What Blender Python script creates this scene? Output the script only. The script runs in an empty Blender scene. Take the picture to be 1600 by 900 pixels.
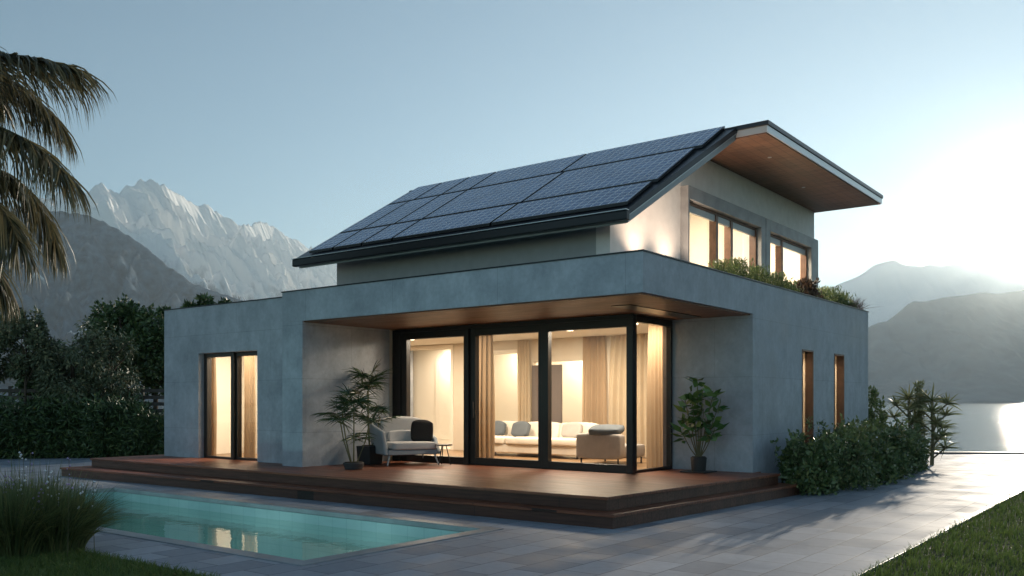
import bpy, math, random
import numpy as np
from mathutils import Vector, Matrix

# ------------------------------------------------------------------ camera, world, sun, exposure
sc = bpy.context.scene
COL = sc.collection
YAW = math.atan(1070 / 1399)
cd = bpy.data.cameras.new('camera')
cam = bpy.data.objects.new('camera', cd)
COL.objects.link(cam)
cam.location = (0, 0, 1.6)
cam.rotation_euler = (math.radians(90), 0, YAW)
cd.sensor_width = 36
cd.lens = 1399 / 1600 * 36
cd.shift_y = (628 - 450) / 1600
cd.clip_start = 0.1
cd.clip_end = 60000
sc.camera = cam

SUN_EL = math.radians(9.3)
SUN_AZ = YAW - math.radians(30.6)          # measured from +Y, counter-clockwise
SDIR = Vector((-math.sin(SUN_AZ) * math.cos(SUN_EL), math.cos(SUN_AZ) * math.cos(SUN_EL), math.sin(SUN_EL)))
world = bpy.data.worlds.new('World')
sc.world = world
world.use_nodes = True
wn = world.node_tree
bgn = wn.nodes['Background']
sky = wn.nodes.new('ShaderNodeTexSky')
sky.sky_type = 'NISHITA'
sky.sun_disc = False
sky.sun_elevation = SUN_EL
sky.sun_rotation = -SUN_AZ
sky.altitude = 300
sky.air_density = 1.0
sky.dust_density = 0.0
sky.ozone_density = 3.0
# clear, slightly teal evening air
tint = wn.nodes.new('ShaderNodeMix')
tint.data_type = 'RGBA'
tint.blend_type = 'MULTIPLY'
tint.inputs[0].default_value = 1.0
tint.inputs[7].default_value = (0.80, 0.97, 0.95, 1)
hsv = wn.nodes.new('ShaderNodeHueSaturation')
hsv.inputs['Saturation'].default_value = 0.66
wn.links.new(sky.outputs[0], hsv.inputs['Color'])
wn.links.new(hsv.outputs[0], tint.inputs[6])
wn.links.new(tint.outputs[2], bgn.inputs[0])
bgn.inputs[1].default_value = 0.098

sl = bpy.data.lights.new('sun', 'SUN')
sl.energy = 3.0
sl.angle = math.radians(0.53)
sl.color = (1.0, 0.87, 0.70)
so = bpy.data.objects.new('sun', sl)
COL.objects.link(so)
so.rotation_euler = SDIR.to_track_quat('Z', 'Y').to_euler()

sc.view_settings.view_transform = 'Standard'
sc.view_settings.look = 'None'
sc.view_settings.gamma = 1
sc.view_settings.exposure = 0.66
sc.view_settings.use_curve_mapping = False
sc.cycles.use_denoising = True
sc.cycles.max_bounces = 8
sc.cycles.diffuse_bounces = 4
sc.cycles.glossy_bounces = 4
sc.cycles.transparent_max_bounces = 24
sc.cycles.volume_bounces = 1
sc.cycles.caustics_reflective = False
sc.cycles.caustics_refractive = False
sc.cycles.sample_clamp_indirect = 4

rng = np.random.default_rng(7)
random.seed(5)
SY, CY = math.sin(YAW), math.cos(YAW)


def V(r, d, z=0.0):
    """a spot given as metres to the right, metres ahead, height"""
    return Vector((-SY * d + CY * r, CY * d + SY * r, z))


# ------------------------------------------------------------------ materials
def mat(name):
    m = bpy.data.materials.new(name)
    m.use_nodes = True
    nt = m.node_tree
    return m, nt, nt.nodes['Principled BSDF']


def N(nt, t, **k):
    n = nt.nodes.new(t)
    for a, b in k.items():
        if a.startswith('i_'):
            n.inputs[a[2:].replace('_', ' ')].default_value = b
        else:
            setattr(n, a, b)
    return n


def L(nt, a, b):
    nt.links.new(a, b)


def coords(nt, scale=(1, 1, 1), rot=(0, 0, 0)):
    tc = N(nt, 'ShaderNodeTexCoord')
    mp = N(nt, 'ShaderNodeMapping')
    mp.inputs['Scale'].default_value = scale
    mp.inputs['Rotation'].default_value = rot
    L(nt, tc.outputs['Object'], mp.inputs[0])
    return mp.outputs[0]


def noise(nt, vec, scale, detail=4, rough=0.55):
    n = N(nt, 'ShaderNodeTexNoise')
    n.inputs['Scale'].default_value = scale
    n.inputs['Detail'].default_value = detail
    n.inputs['Roughness'].default_value = rough
    L(nt, vec, n.inputs['Vector'])
    return n.outputs['Fac']


def ramp(nt, fac, stops):
    r = N(nt, 'ShaderNodeValToRGB')
    el = r.color_ramp.elements
    while len(el) < len(stops):
        el.new(0.5)
    for e, (p, c) in zip(el, stops):
        e.position = p
        e.color = (*c, 1)
    L(nt, fac, r.inputs[0])
    return r.outputs[0]


def mix(nt, fac, a, b, mode='MIX'):
    n = N(nt, 'ShaderNodeMix')
    n.data_type = 'RGBA'
    n.blend_type = mode
    for s, v in ((0, fac), (6, a), (7, b)):
        if isinstance(v, (float, int)):
            n.inputs[s].default_value = v
        elif isinstance(v, tuple):
            n.inputs[s].default_value = (*v, 1)
        else:
            L(nt, v, n.inputs[s])
    return n.outputs[2]


def bump(nt, h, p, strength=0.3, dist=0.02):
    b = N(nt, 'ShaderNodeBump')
    b.inputs['Strength'].default_value = strength
    b.inputs['Distance'].default_value = dist
    L(nt, h, b.inputs['Height'])
    L(nt, b.outputs[0], p.inputs['Normal'])


def simple(name, col, rough=0.5, metal=0.0, var=0.0, scale=6, spec=None, bmp=0.0, bscale=60, emit=None, estr=0):
    m, nt, p = mat(name)
    p.inputs['Base Color'].default_value = (*col, 1)
    p.inputs['Roughness'].default_value = rough
    p.inputs['Metallic'].default_value = metal
    if spec is not None:
        p.inputs['Specular IOR Level'].default_value = spec
    if var:
        v = coords(nt)
        f = noise(nt, v, scale)
        c = ramp(nt, f, [(0.3, tuple(max(0, x * (1 - var)) for x in col)), (0.7, tuple(min(1, x * (1 + var)) for x in col))])
        L(nt, c, p.inputs['Base Color'])
    if bmp:
        bump(nt, noise(nt, coords(nt), bscale), p, bmp, 0.01)
    if emit:
        p.inputs['Emission Color'].default_value = (*emit, 1)
        p.inputs['Emission Strength'].default_value = estr
    return m


def concrete():
    m, nt, p = mat('weathered_concrete')
    v = coords(nt)
    big = noise(nt, v, 0.9, 6, 0.6)
    stk = noise(nt, coords(nt, (2.2, 2.2, 0.35)), 1.6, 5, 0.6)
    fine = noise(nt, v, 14, 4, 0.6)
    c1 = ramp(nt, big, [(0.28, (0.32, 0.355, 0.41)), (0.5, (0.44, 0.48, 0.54)), (0.72, (0.56, 0.60, 0.66))])
    c2 = ramp(nt, stk, [(0.3, (0.86, 0.865, 0.87)), (0.62, (1, 1, 1))])
    cl = noise(nt, coords(nt, (1, 1, 0.8)), 3.4, 6, 0.7)
    c4 = ramp(nt, cl, [(0.36, (0.84, 0.845, 0.86)), (0.5, (0.96, 0.96, 0.965)), (0.64, (1.07, 1.07, 1.07))])
    c3 = ramp(nt, fine, [(0.3, (0.86, 0.86, 0.86)), (0.7, (1, 1, 1))])
    c = mix(nt, 0.75, c1, c2, 'MULTIPLY')
    c = mix(nt, 1.0, c, c3, 'MULTIPLY')
    c = mix(nt, 0.9, c, c4, 'MULTIPLY')
    # cast panel joints
    tc = N(nt, 'ShaderNodeTexCoord')
    sp = N(nt, 'ShaderNodeSeparateXYZ')
    L(nt, tc.outputs['Object'], sp.inputs[0])
    ad = N(nt, 'ShaderNodeMath', operation='ADD')
    L(nt, sp.outputs[0], ad.inputs[0])
    L(nt, sp.outputs[1], ad.inputs[1])
    cb = N(nt, 'ShaderNodeCombineXYZ')
    L(nt, ad.outputs[0], cb.inputs[0])
    L(nt, sp.outputs[2], cb.inputs[1])
    br = N(nt, 'ShaderNodeTexBrick')
    br.offset = 0.5
    br.inputs['Color1'].default_value = (1, 1, 1, 1)
    br.inputs['Color2'].default_value = (0.94, 0.94, 0.95, 1)
    br.inputs['Mortar'].default_value = (0.72, 0.72, 0.73, 1)
    br.inputs['Scale'].default_value = 1
    br.inputs['Mortar Size'].default_value = 0.006
    br.inputs['Mortar Smooth'].default_value = 0.5
    br.inputs['Brick Width'].default_value = 2.3
    br.inputs['Row Height'].default_value = 1.02
    L(nt, cb.outputs[0], br.inputs['Vector'])
    c = mix(nt, 1.0, c, br.outputs[0], 'MULTIPLY')
    L(nt, c, p.inputs['Base Color'])
    p.inputs['Roughness'].default_value = 0.62
    rr = ramp(nt, big, [(0.3, (0.45,) * 3), (0.7, (0.7,) * 3)])
    L(nt, rr, p.inputs['Roughness'])
    bump(nt, fine, p, 0.25, 0.01)
    return m


def wood(name, dark, light, board=0.14, along='x', rough=0.4, grain=1.0):
    m, nt, p = mat(name)
    rot = (0, 0, 0) if along == 'x' else (0, 0, math.radians(90))
    v = coords(nt, (1, 1, 1), rot)
    br = N(nt, 'ShaderNodeTexBrick')
    br.offset = 0.37
    br.inputs['Color1'].default_value = (0.72, 0.72, 0.72, 1)
    br.inputs['Color2'].default_value = (1, 1, 1, 1)
    br.inputs['Mortar'].default_value = (0.15, 0.15, 0.15, 1)
    br.inputs['Scale'].default_value = 1
    br.inputs['Mortar Size'].default_value = 0.004
    br.inputs['Brick Width'].default_value = 3.4
    br.inputs['Row Height'].default_value = board
    L(nt, v, br.inputs['Vector'])
    g = noise(nt, coords(nt, (1.2, 22, 22), rot), 1.5, 6, 0.65)
    b2 = noise(nt, coords(nt, (0.5, 3, 3), rot), 1.1, 3)
    c = ramp(nt, g, [(0.3, dark), (0.7, light)])
    c2 = ramp(nt, b2, [(0.3, (0.7, 0.7, 0.7)), (0.7, (1, 1, 1))])
    c = mix(nt, 1.0, c, c2, 'MULTIPLY')
    c = mix(nt, 1.0, c, br.outputs[0], 'MULTIPLY')
    L(nt, c, p.inputs['Base Color'])
    r = ramp(nt, g, [(0.3, (rough * 1.25,) * 3), (0.7, (rough * 0.8,) * 3)])
    L(nt, r, p.inputs['Roughness'])
    h = mix(nt, 0.5, br.outputs[0], g)
    bump(nt, h, p, 0.35, 0.004)
    return m


def paving():
    m, nt, p = mat('grey_stone_paving')
    v = coords(nt, (1, 1, 1), (0, 0, math.radians(90)))
    br = N(nt, 'ShaderNodeTexBrick')
    br.offset = 0.4
    br.inputs['Color1'].default_value = (0.25, 0.28, 0.33, 1)
    br.inputs['Color2'].default_value = (0.42, 0.455, 0.515, 1)
    br.inputs['Mortar'].default_value = (0.13, 0.14, 0.16, 1)
    br.inputs['Scale'].default_value = 1
    br.inputs['Mortar Size'].default_value = 0.008
    br.inputs['Mortar Smooth'].default_value = 0.3
    br.inputs['Brick Width'].default_value = 0.62
    br.inputs['Row Height'].default_value = 0.40
    L(nt, v, br.inputs['Vector'])
    n1 = noise(nt, coords(nt), 1.3, 6, 0.6)
    n2 = noise(nt, coords(nt), 12, 5, 0.6)
    c = mix(nt, 1.0, br.outputs[0], ramp(nt, n1, [(0.3, (0.74, 0.74, 0.76)), (0.7, (1, 1, 1))]), 'MULTIPLY')
    c = mix(nt, 1.0, c, ramp(nt, n2, [(0.3, (0.85, 0.85, 0.85)), (0.7, (1, 1, 1))]), 'MULTIPLY')
    L(nt, c, p.inputs['Base Color'])
    L(nt, ramp(nt, n1, [(0.3, (0.5,) * 3), (0.7, (0.75,) * 3)]), p.inputs['Roughness'])
    h = mix(nt, 0.35, br.outputs['Fac'], n2)
    inv = N(nt, 'ShaderNodeInvert')
    L(nt, br.outputs['Fac'], inv.inputs['Color'])
    h = mix(nt, 0.35, inv.outputs[0], n2)
    bump(nt, h, p, 0.5, 0.006)
    return m


def glass(name='window_glass', tint=(0.93, 0.95, 0.95)):
    m, nt, p = mat(name)
    nt.nodes.remove(p)
    tr = N(nt, 'ShaderNodeBsdfTransparent')
    tr.inputs[0].default_value = (*tint, 1)
    gl = N(nt, 'ShaderNodeBsdfGlossy')
    gl.inputs['Roughness'].default_value = 0.02
    fr = N(nt, 'ShaderNodeFresnel')
    fr.inputs[0].default_value = 1.5
    ms = N(nt, 'ShaderNodeMixShader')
    L(nt, fr.outputs[0], ms.inputs[0])
    L(nt, tr.outputs[0], ms.inputs[1])
    L(nt, gl.outputs[0], ms.inputs[2])
    L(nt, ms.outputs[0], nt.nodes['Material Output'].inputs[0])
    return m


def pool_water():
    m, nt, p = mat('clear_pool_water')
    nt.nodes.remove(p)
    tr = N(nt, 'ShaderNodeBsdfTransparent')
    tr.inputs[0].default_value = (0.62, 0.89, 0.89, 1)
    gl = N(nt, 'ShaderNodeBsdfGlossy')
    gl.inputs['Roughness'].default_value = 0.015
    fr = N(nt, 'ShaderNodeFresnel')
    fr.inputs[0].default_value = 1.33
    b = N(nt, 'ShaderNodeBump')
    b.inputs['Strength'].default_value = 0.2
    b.inputs['Distance'].default_value = 0.02
    L(nt, noise(nt, coords(nt), 3.0, 2), b.inputs['Height'])
    L(nt, b.outputs[0], gl.inputs['Normal'])
    L(nt, b.outputs[0], fr.inputs['Normal'])
    ms = N(nt, 'ShaderNodeMixShader')
    L(nt, fr.outputs[0], ms.inputs[0])
    L(nt, tr.outputs[0], ms.inputs[1])
    L(nt, gl.outputs[0], ms.inputs[2])
    L(nt, ms.outputs[0], nt.nodes['Material Output'].inputs[0])
    return m


def lake_mat():
    m, nt, p = mat('lake_water_surface')
    p.inputs['Base Color'].default_value = (0.02, 0.045, 0.055, 1)
    p.inputs['Roughness'].default_value = 0.08
    p.inputs['IOR'].default_value = 1.33
    rz = (0, 0, -YAW)
    a = noise(nt, coords(nt, (0.35, 1.3, 1), rz), 1.6, 5, 0.6)
    b = noise(nt, coords(nt, (0.05, 0.16, 1), rz), 1.0, 3)
    h = mix(nt, 0.5, a, b)
    bump(nt, h, p, 0.5, 0.42)
    return m


def solar_mat():
    m, nt, p = mat('solar_cells')
    tc = N(nt, 'ShaderNodeTexCoord')
    mp = N(nt, 'ShaderNodeMapping')
    L(nt, tc.outputs['UV'], mp.inputs[0])
    br = N(nt, 'ShaderNodeTexBrick')
    br.offset = 0.0
    br.inputs['Color1'].default_value = (0.04, 0.10, 0.26, 1)
    br.inputs['Color2'].default_value = (0.065, 0.145, 0.34, 1)
    br.inputs['Mortar'].default_value = (0.70, 0.76, 0.84, 1)
    br.inputs['Scale'].default_value = 1
    br.inputs['Mortar Size'].default_value = 0.011
    br.inputs['Mortar Smooth'].default_value = 0.2
    br.inputs['Brick Width'].default_value = 0.155
    br.inputs['Row Height'].default_value = 0.155
    L(nt, mp.outputs[0], br.inputs['Vector'])
    n1 = noise(nt, coords(nt), 2.5, 3)
    c = mix(nt, 1.0, br.outputs[0], ramp(nt, n1, [(0.3, (0.7, 0.7, 0.7)), (0.7, (1, 1, 1))]), 'MULTIPLY')
    L(nt, c, p.inputs['Base Color'])
    p.inputs['Roughness'].default_value = 0.2
    p.inputs['Specular IOR Level'].default_value = 0.42
    p.inputs['Coat Weight'].default_value = 0.0
    p.inputs['Coat Roughness'].default_value = 0.06
    bump(nt, n1, p, 0.05, 0.02)
    return m


def leaf_mat(name, a, b, rough=0.45, trans=0.0, scale=1.2):
    m, nt, p = mat(name)
    n1 = noise(nt, coords(nt), scale, 3)
    n2 = noise(nt, coords(nt), 25, 2)
    geo = N(nt, 'ShaderNodeNewGeometry')
    f = mix(nt, 0.62, n1, geo.outputs['Random Per Island'])
    dry = tuple(min(1, x * k) for x, k in zip(b, (1.7, 1.25, 1.1)))
    L(nt, ramp(nt, f, [(0.25, a), (0.68, b), (0.82, dry)]), p.inputs['Base Color'])
    p.inputs['Roughness'].default_value = rough
    if trans:
        tl = N(nt, 'ShaderNodeBsdfTranslucent')
        tl.inputs[0].default_value = (*[min(1, x * 1.6) for x in b], 1)
        ms = N(nt, 'ShaderNodeMixShader')
        ms.inputs[0].default_value = trans
        L(nt, p.outputs[0], ms.inputs[1])
        L(nt, tl.outputs[0], ms.inputs[2])
        L(nt, ms.outputs[0], nt.nodes['Material Output'].inputs[0])
    return m


def cloth_mat(name, col):
    m, nt, p = mat(name)
    v = coords(nt)
    c = ramp(nt, noise(nt, v, 2, 2), [(0.3, tuple(x * .95 for x in col)), (0.7, tuple(min(1, x * 1.05) for x in col))])
    L(nt, c, p.inputs['Base Color'])
    p.inputs['Roughness'].default_value = 0.9
    tl = N(nt, 'ShaderNodeBsdfTranslucent')
    L(nt, c, tl.inputs[0])
    ms = N(nt, 'ShaderNodeMixShader')
    ms.inputs[0].default_value = 0.42
    L(nt, p.outputs[0], ms.inputs[1])
    L(nt, tl.outputs[0], ms.inputs[2])
    L(nt, ms.outputs[0], nt.nodes['Material Output'].inputs[0])
    return m


def tile_mat():
    m, nt, p = mat('teal_pool_tile')
    tc = N(nt, 'ShaderNodeTexCoord')
    sp = N(nt, 'ShaderNodeSeparateXYZ')
    L(nt, tc.outputs['Object'], sp.inputs[0])
    a = N(nt, 'ShaderNodeMath', operation='ADD')
    L(nt, sp.outputs[1], a.inputs[0])
    L(nt, sp.outputs[2], a.inputs[1])
    cb = N(nt, 'ShaderNodeCombineXYZ')
    L(nt, sp.outputs[0], cb.inputs[0])
    L(nt, a.outputs[0], cb.inputs[1])
    br = N(nt, 'ShaderNodeTexBrick')
    br.offset = 0.0
    br.inputs['Color1'].default_value = (0.38, 0.53, 0.53, 1)
    br.inputs['Color2'].default_value = (0.42, 0.56, 0.55, 1)
    br.inputs['Mortar'].default_value = (0.33, 0.475, 0.48, 1)
    br.inputs['Scale'].default_value = 1
    br.inputs['Mortar Size'].default_value = 0.008
    br.inputs['Brick Width'].default_value = 0.3
    br.inputs['Row Height'].default_value = 0.3
    L(nt, cb.outputs[0], br.inputs['Vector'])
    n1 = noise(nt, coords(nt), 1.2, 4)
    c = mix(nt, 1.0, br.outputs[0], ramp(nt, n1, [(0.3, (0.75, 0.8, 0.8)), (0.7, (1, 1, 1))]), 'MULTIPLY')
    L(nt, c, p.inputs['Base Color'])
    p.inputs['Roughness'].default_value = 0.3
    return m


def rock_mat(name, rock, snow, lo, hi):
    """bare rock low down and on steep faces, snow high up"""
    m, nt, p = mat(name)
    geo = N(nt, 'ShaderNodeNewGeometry')
    sp = N(nt, 'ShaderNodeSeparateXYZ')
    L(nt, geo.outputs['Position'], sp.inputs[0])
    sn = N(nt, 'ShaderNodeSeparateXYZ')
    L(nt, geo.outputs['Normal'], sn.inputs[0])
    mr = N(nt, 'ShaderNodeMapRange')
    mr.inputs['From Min'].default_value = lo
    mr.inputs['From Max'].default_value = hi
    L(nt, sp.outputs[2], mr.inputs[0])
    n1 = noise(nt, coords(nt, (0.009, 0.009, 0.004)), 1, 8, 0.7)
    a = N(nt, 'ShaderNodeMath', operation='MULTIPLY_ADD')
    L(nt, n1, a.inputs[0])
    a.inputs[1].default_value = 0.9
    L(nt, mr.outputs[0], a.inputs[2])
    b = N(nt, 'ShaderNodeMath', operation='MULTIPLY_ADD')
    L(nt, sn.outputs[2], b.inputs[0])
    b.inputs[1].default_value = 0.5
    L(nt, a.outputs[0], b.inputs[2])
    c = ramp(nt, b.outputs[0], [(0.74, rock), (1.02, snow)])
    L(nt, c, p.inputs['Base Color'])
    p.inputs['Roughness'].default_value = 0.85
    return m


M = dict(
    concrete=concrete(),
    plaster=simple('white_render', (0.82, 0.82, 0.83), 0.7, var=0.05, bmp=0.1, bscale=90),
    plastershade=simple('white_render_shaded', (0.40, 0.42, 0.44), 0.7, var=0.06, bmp=0.1, bscale=90),  # white render for the front upper wall, eave shade put into its colour
    surround=simple('grey_surround', (0.30, 0.31, 0.33), 0.5, var=0.22, scale=3),
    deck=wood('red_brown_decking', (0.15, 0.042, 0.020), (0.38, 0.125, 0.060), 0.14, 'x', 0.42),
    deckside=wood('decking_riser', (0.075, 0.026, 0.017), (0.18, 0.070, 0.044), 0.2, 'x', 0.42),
    soffit=wood('timber_soffit', (0.15, 0.065, 0.034), (0.30, 0.14, 0.075), 0.16, 'x', 0.5),
    soffit_y=wood('timber_soffit_long', (0.15, 0.072, 0.042), (0.27, 0.14, 0.085), 0.16, 'y', 0.5),
    floorw=wood('oak_floor', (0.24, 0.13, 0.06), (0.42, 0.26, 0.13), 0.16, 'x', 0.35),
    frame=simple('dark_bronze_metal', (0.018, 0.015, 0.014), 0.35, 0.2),
    timberframe=simple('brown_timber_frame', (0.13, 0.066, 0.042), 0.45, var=0.25, scale=8),
    black=simple('black_metal', (0.012, 0.013, 0.016), 0.35, 0.3),
    roof=simple('dark_roof_metal', (0.02, 0.023, 0.03), 0.32, 0.3, var=0.2),
    trimwhite=simple('pale_metal_trim', (0.55, 0.57, 0.58), 0.3, 0.5),
    fascia=simple('grey_fascia', (0.34, 0.36, 0.38), 0.4, 0.1),
    cap=simple('dark_capping', (0.03, 0.034, 0.04), 0.4, 0.4),
    inner=simple('cream_wall', (0.62, 0.55, 0.45), 0.75, var=0.04, scale=2),
    innerlight=simple('pale_cream_wall', (0.80, 0.75, 0.66), 0.7),
    ceiling=simple('white_ceiling', (0.74, 0.70, 0.62), 0.8),
    taupe=simple('taupe_door', (0.13, 0.10, 0.09), 0.6),
    curtain=cloth_mat('tan_curtain', (0.46, 0.33, 0.21)),
    curtain2=cloth_mat('cream_curtain', (0.66, 0.55, 0.40)),
    sofa=simple('cream_upholstery', (0.66, 0.60, 0.51), 0.9, var=0.06, bmp=0.2, bscale=200),
    sofa2=simple('warm_grey_upholstery', (0.34, 0.31, 0.285), 0.9, var=0.08, bmp=0.2, bscale=200),
    pillow=simple('slate_cushion', (0.09, 0.105, 0.12), 0.9, var=0.1),
    chair=simple('pale_grey_upholstery', (0.50, 0.49, 0.49), 0.85, var=0.05, bmp=0.2, bscale=240),
    chairshell=simple('blue_grey_shell', (0.30, 0.335, 0.37), 0.7, var=0.06),
    blackcloth=simple('black_woven_cloth', (0.018, 0.016, 0.016), 0.95, bmp=0.8, bscale=70),
    pot=simple('charcoal_pot', (0.02, 0.021, 0.023), 0.5),
    potgrey=simple('dark_grey_pot', (0.05, 0.05, 0.053), 0.6),
    soil=simple('dark_soil', (0.03, 0.022, 0.016), 0.95, bmp=0.6),
    bark=simple('brown_bark', (0.09, 0.065, 0.045), 0.9, var=0.3, bmp=0.5, bscale=30),
    stem=simple('green_brown_stem', (0.13, 0.12, 0.06), 0.7, var=0.2),
    glass=glass(),
    lamp=simple('lamp_glow', (1, 0.9, 0.7), 0.5, emit=(1, 0.82, 0.58), estr=6),
    poollamp=simple('pool_lamp_glow', (0.8, 1, 1), 0.5, emit=(0.55, 1.0, 0.95), estr=2),
    tile=tile_mat(),
    coping=simple('stone_coping', (0.27, 0.285, 0.30), 0.45, var=0.2, scale=2.5, bmp=0.15),
    water=pool_water(),
    paving=paving(),
    lake=lake_mat(),
    solar=solar_mat(),
    soilground=simple('lawn_soil', (0.025, 0.035, 0.014), 0.95, var=0.3, bmp=0.5),
    ground=simple('meadow_ground', (0.04, 0.05, 0.025), 0.95, var=0.3, scale=0.4),
    fencewood=simple('weathered_fence_wood', (0.12, 0.11, 0.10), 0.8, var=0.2),
    grass=leaf_mat('lawn_blades', (0.04, 0.085, 0.018), (0.13, 0.19, 0.045), 0.5, 0.25),
    tuft=leaf_mat('tall_grass_blades', (0.05, 0.08, 0.028), (0.16, 0.19, 0.075), 0.5, 0.2),
    palmleaf=leaf_mat('palm_leaflets', (0.05, 0.048, 0.024), (0.19, 0.165, 0.085), 0.42, 0.2, 0.8),
    potleaf=leaf_mat('potted_palm_leaf', (0.018, 0.045, 0.016), (0.05, 0.10, 0.035), 0.35),
    broadleaf=leaf_mat('glossy_broad_leaf', (0.035, 0.10, 0.025), (0.12, 0.23, 0.06), 0.28, 0.1),
    hedgeleaf=leaf_mat('dark_hedge_leaf', (0.03, 0.06, 0.022), (0.09, 0.15, 0.05), 0.45),
    treeleaf=leaf_mat('dark_tree_leaf', (0.035, 0.07, 0.024), (0.10, 0.16, 0.055), 0.45),
    willowleaf=leaf_mat('grey_green_leaf', (0.06, 0.085, 0.042), (0.17, 0.20, 0.11), 0.45),
    bushleaf=leaf_mat('bush_leaf', (0.045, 0.085, 0.028), (0.15, 0.21, 0.08), 0.4, 0.1),
    planterleaf=leaf_mat('planter_leaf', (0.05, 0.09, 0.03), (0.17, 0.23, 0.09), 0.45, 0.2),
    redleaf=leaf_mat('bronze_leaf', (0.05, 0.03, 0.02), (0.13, 0.08, 0.05), 0.45),
    twig=leaf_mat('reddish_twig', (0.14, 0.08, 0.06), (0.26, 0.17, 0.14), 0.6),
    yucca=leaf_mat('yucca_leaf', (0.07, 0.10, 0.04), (0.20, 0.22, 0.10), 0.4, 0.2),
    petal=simple('white_petal', (0.8, 0.8, 0.85), 0.6),
    lilac=simple('lilac_petal', (0.42, 0.32, 0.55), 0.6),
    snow=rock_mat('snowy_rock', (0.09, 0.10, 0.12), (0.95, 0.93, 0.90), 280, 1000),
    hillsoft=simple('forested_slope', (0.05, 0.082, 0.10), 0.95, var=0.3, scale=0.01),
    hill=simple('dark_hill_slope', (0.05, 0.082, 0.112), 0.95, var=0.8, scale=0.03),
)


# ------------------------------------------------------------------ mesh helpers
def setp(o, label=None, cat=None, group=None, kind=None):
    for k, v in (('label', label), ('category', cat), ('group', group), ('kind', kind)):
        if v:
            o[k] = v
    return o


def empty(name, loc, label, cat, group=None, rz=0.0):
    o = bpy.data.objects.new(name, None)
    COL.objects.link(o)
    o.location = loc
    o.rotation_euler[2] = rz
    o.empty_display_size = 0.2
    return setp(o, label, cat, group)


class MB:
    def __init__(s):
        s.v, s.f, s.uv = [], [], None

    def box(s, x0, x1, y0, y1, z0, z1):
        b = len(s.v)
        s.v += [(x, y, z) for z in (z0, z1) for y in (y0, y1) for x in (x0, x1)]
        s.f += [tuple(b + i for i in q) for q in ((0, 2, 3, 1), (4, 5, 7, 6), (0, 1, 5, 4), (2, 6, 7, 3), (0, 4, 6, 2), (1, 3, 7, 5))]
        return s

    def prism(s, pts, z0, z1):
        """polygon (counter-clockwise seen from above) extruded from z0 to z1"""
        b, n = len(s.v), len(pts)
        s.v += [(p[0], p[1], z0) for p in pts] + [(p[0], p[1], z1) for p in pts]
        s.f += [tuple(b + i for i in reversed(range(n))), tuple(b + n + i for i in range(n))]
        s.f += [(b + i, b + (i + 1) % n, b + n + (i + 1) % n, b + n + i) for i in range(n)]
        return s

    def hull8(s, lo, hi):
        """quad lo and quad hi (each 4 points, same order) joined"""
        b = len(s.v)
        s.v += [tuple(p) for p in lo] + [tuple(p) for p in hi]
        s.f += [(b + 3, b + 2, b + 1, b), (b + 4, b + 5, b + 6, b + 7)]
        s.f += [(b + i, b + (i + 1) % 4, b + 4 + (i + 1) % 4, b + 4 + i) for i in range(4)]
        return s

    def face(s, *pts):
        b = len(s.v)
        s.v += [tuple(p) for p in pts]
        s.f.append(tuple(range(b, b + len(pts))))
        return s

    def tube(s, pts, rad, n=8):
        pts = [Vector(p) for p in pts]
        if not isinstance(rad, (list, tuple)):
            rad = [rad] * len(pts)
        b = len(s.v)
        for i, p in enumerate(pts):
            t = (pts[min(i + 1, len(pts) - 1)] - pts[max(i - 1, 0)]).normalized()
            a = t.cross(Vector((0, 0, 1)) if abs(t.z) < 0.95 else Vector((1, 0, 0))).normalized()
            c = t.cross(a)
            for k in range(n):
                w = 2 * math.pi * k / n
                s.v.append(tuple(p + (a * math.cos(w) + c * math.sin(w)) * rad[i]))
        for i in range(len(pts) - 1):
            for k in range(n):
                s.f.append((b + i * n + k, b + i * n + (k + 1) % n, b + (i + 1) * n + (k + 1) % n, b + (i + 1) * n + k))
        s.f.append(tuple(b + k for k in reversed(range(n))))
        s.f.append(tuple(b + (len(pts) - 1) * n + k for k in range(n)))
        return s

    def build(s, name, m, parent=None, bevel=0.0, smooth=False, kind=None, seg=2, sub=0, local=True):
        me = bpy.data.meshes.new(name)
        me.from_pydata(s.v, [], s.f)
        me.validate()
        me.materials.append(m)
        o = bpy.data.objects.new(name, me)
        COL.objects.link(o)
        if smooth:
            me.shade_smooth()
        if parent:
            o.parent = parent
        if bevel:
            md = o.modifiers.new('bevel', 'BEVEL')
            md.width = bevel
            md.segments = seg
            md.limit_method = 'ANGLE'
        if sub:
            md = o.modifiers.new('sub', 'SUBSURF')
            md.levels = md.render_levels = sub
        if kind:
            o['kind'] = kind
        return o


def fast_mesh(name, verts, faces, m, parent=None, smooth=False, kind=None):
    """verts (n,3) array, faces (k,4) or (k,3) array"""
    me = bpy.data.meshes.new(name)
    verts = np.ascontiguousarray(verts, dtype=np.float32)
    faces = np.ascontiguousarray(faces, dtype=np.int32)
    k, w = faces.shape
    me.vertices.add(len(verts))
    me.vertices.foreach_set('co', verts.ravel())
    me.loops.add(k * w)
    me.loops.foreach_set('vertex_index', faces.ravel())
    me.polygons.add(k)
    me.polygons.foreach_set('loop_start', np.arange(0, k * w, w, dtype=np.int32))
    me.update(calc_edges=True)
    me.materials.append(m)
    if smooth:
        me.shade_smooth()
    o = bpy.data.objects.new(name, me)
    COL.objects.link(o)
    if parent:
        o.parent = parent
    if kind:
        o['kind'] = kind
    return o


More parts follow.
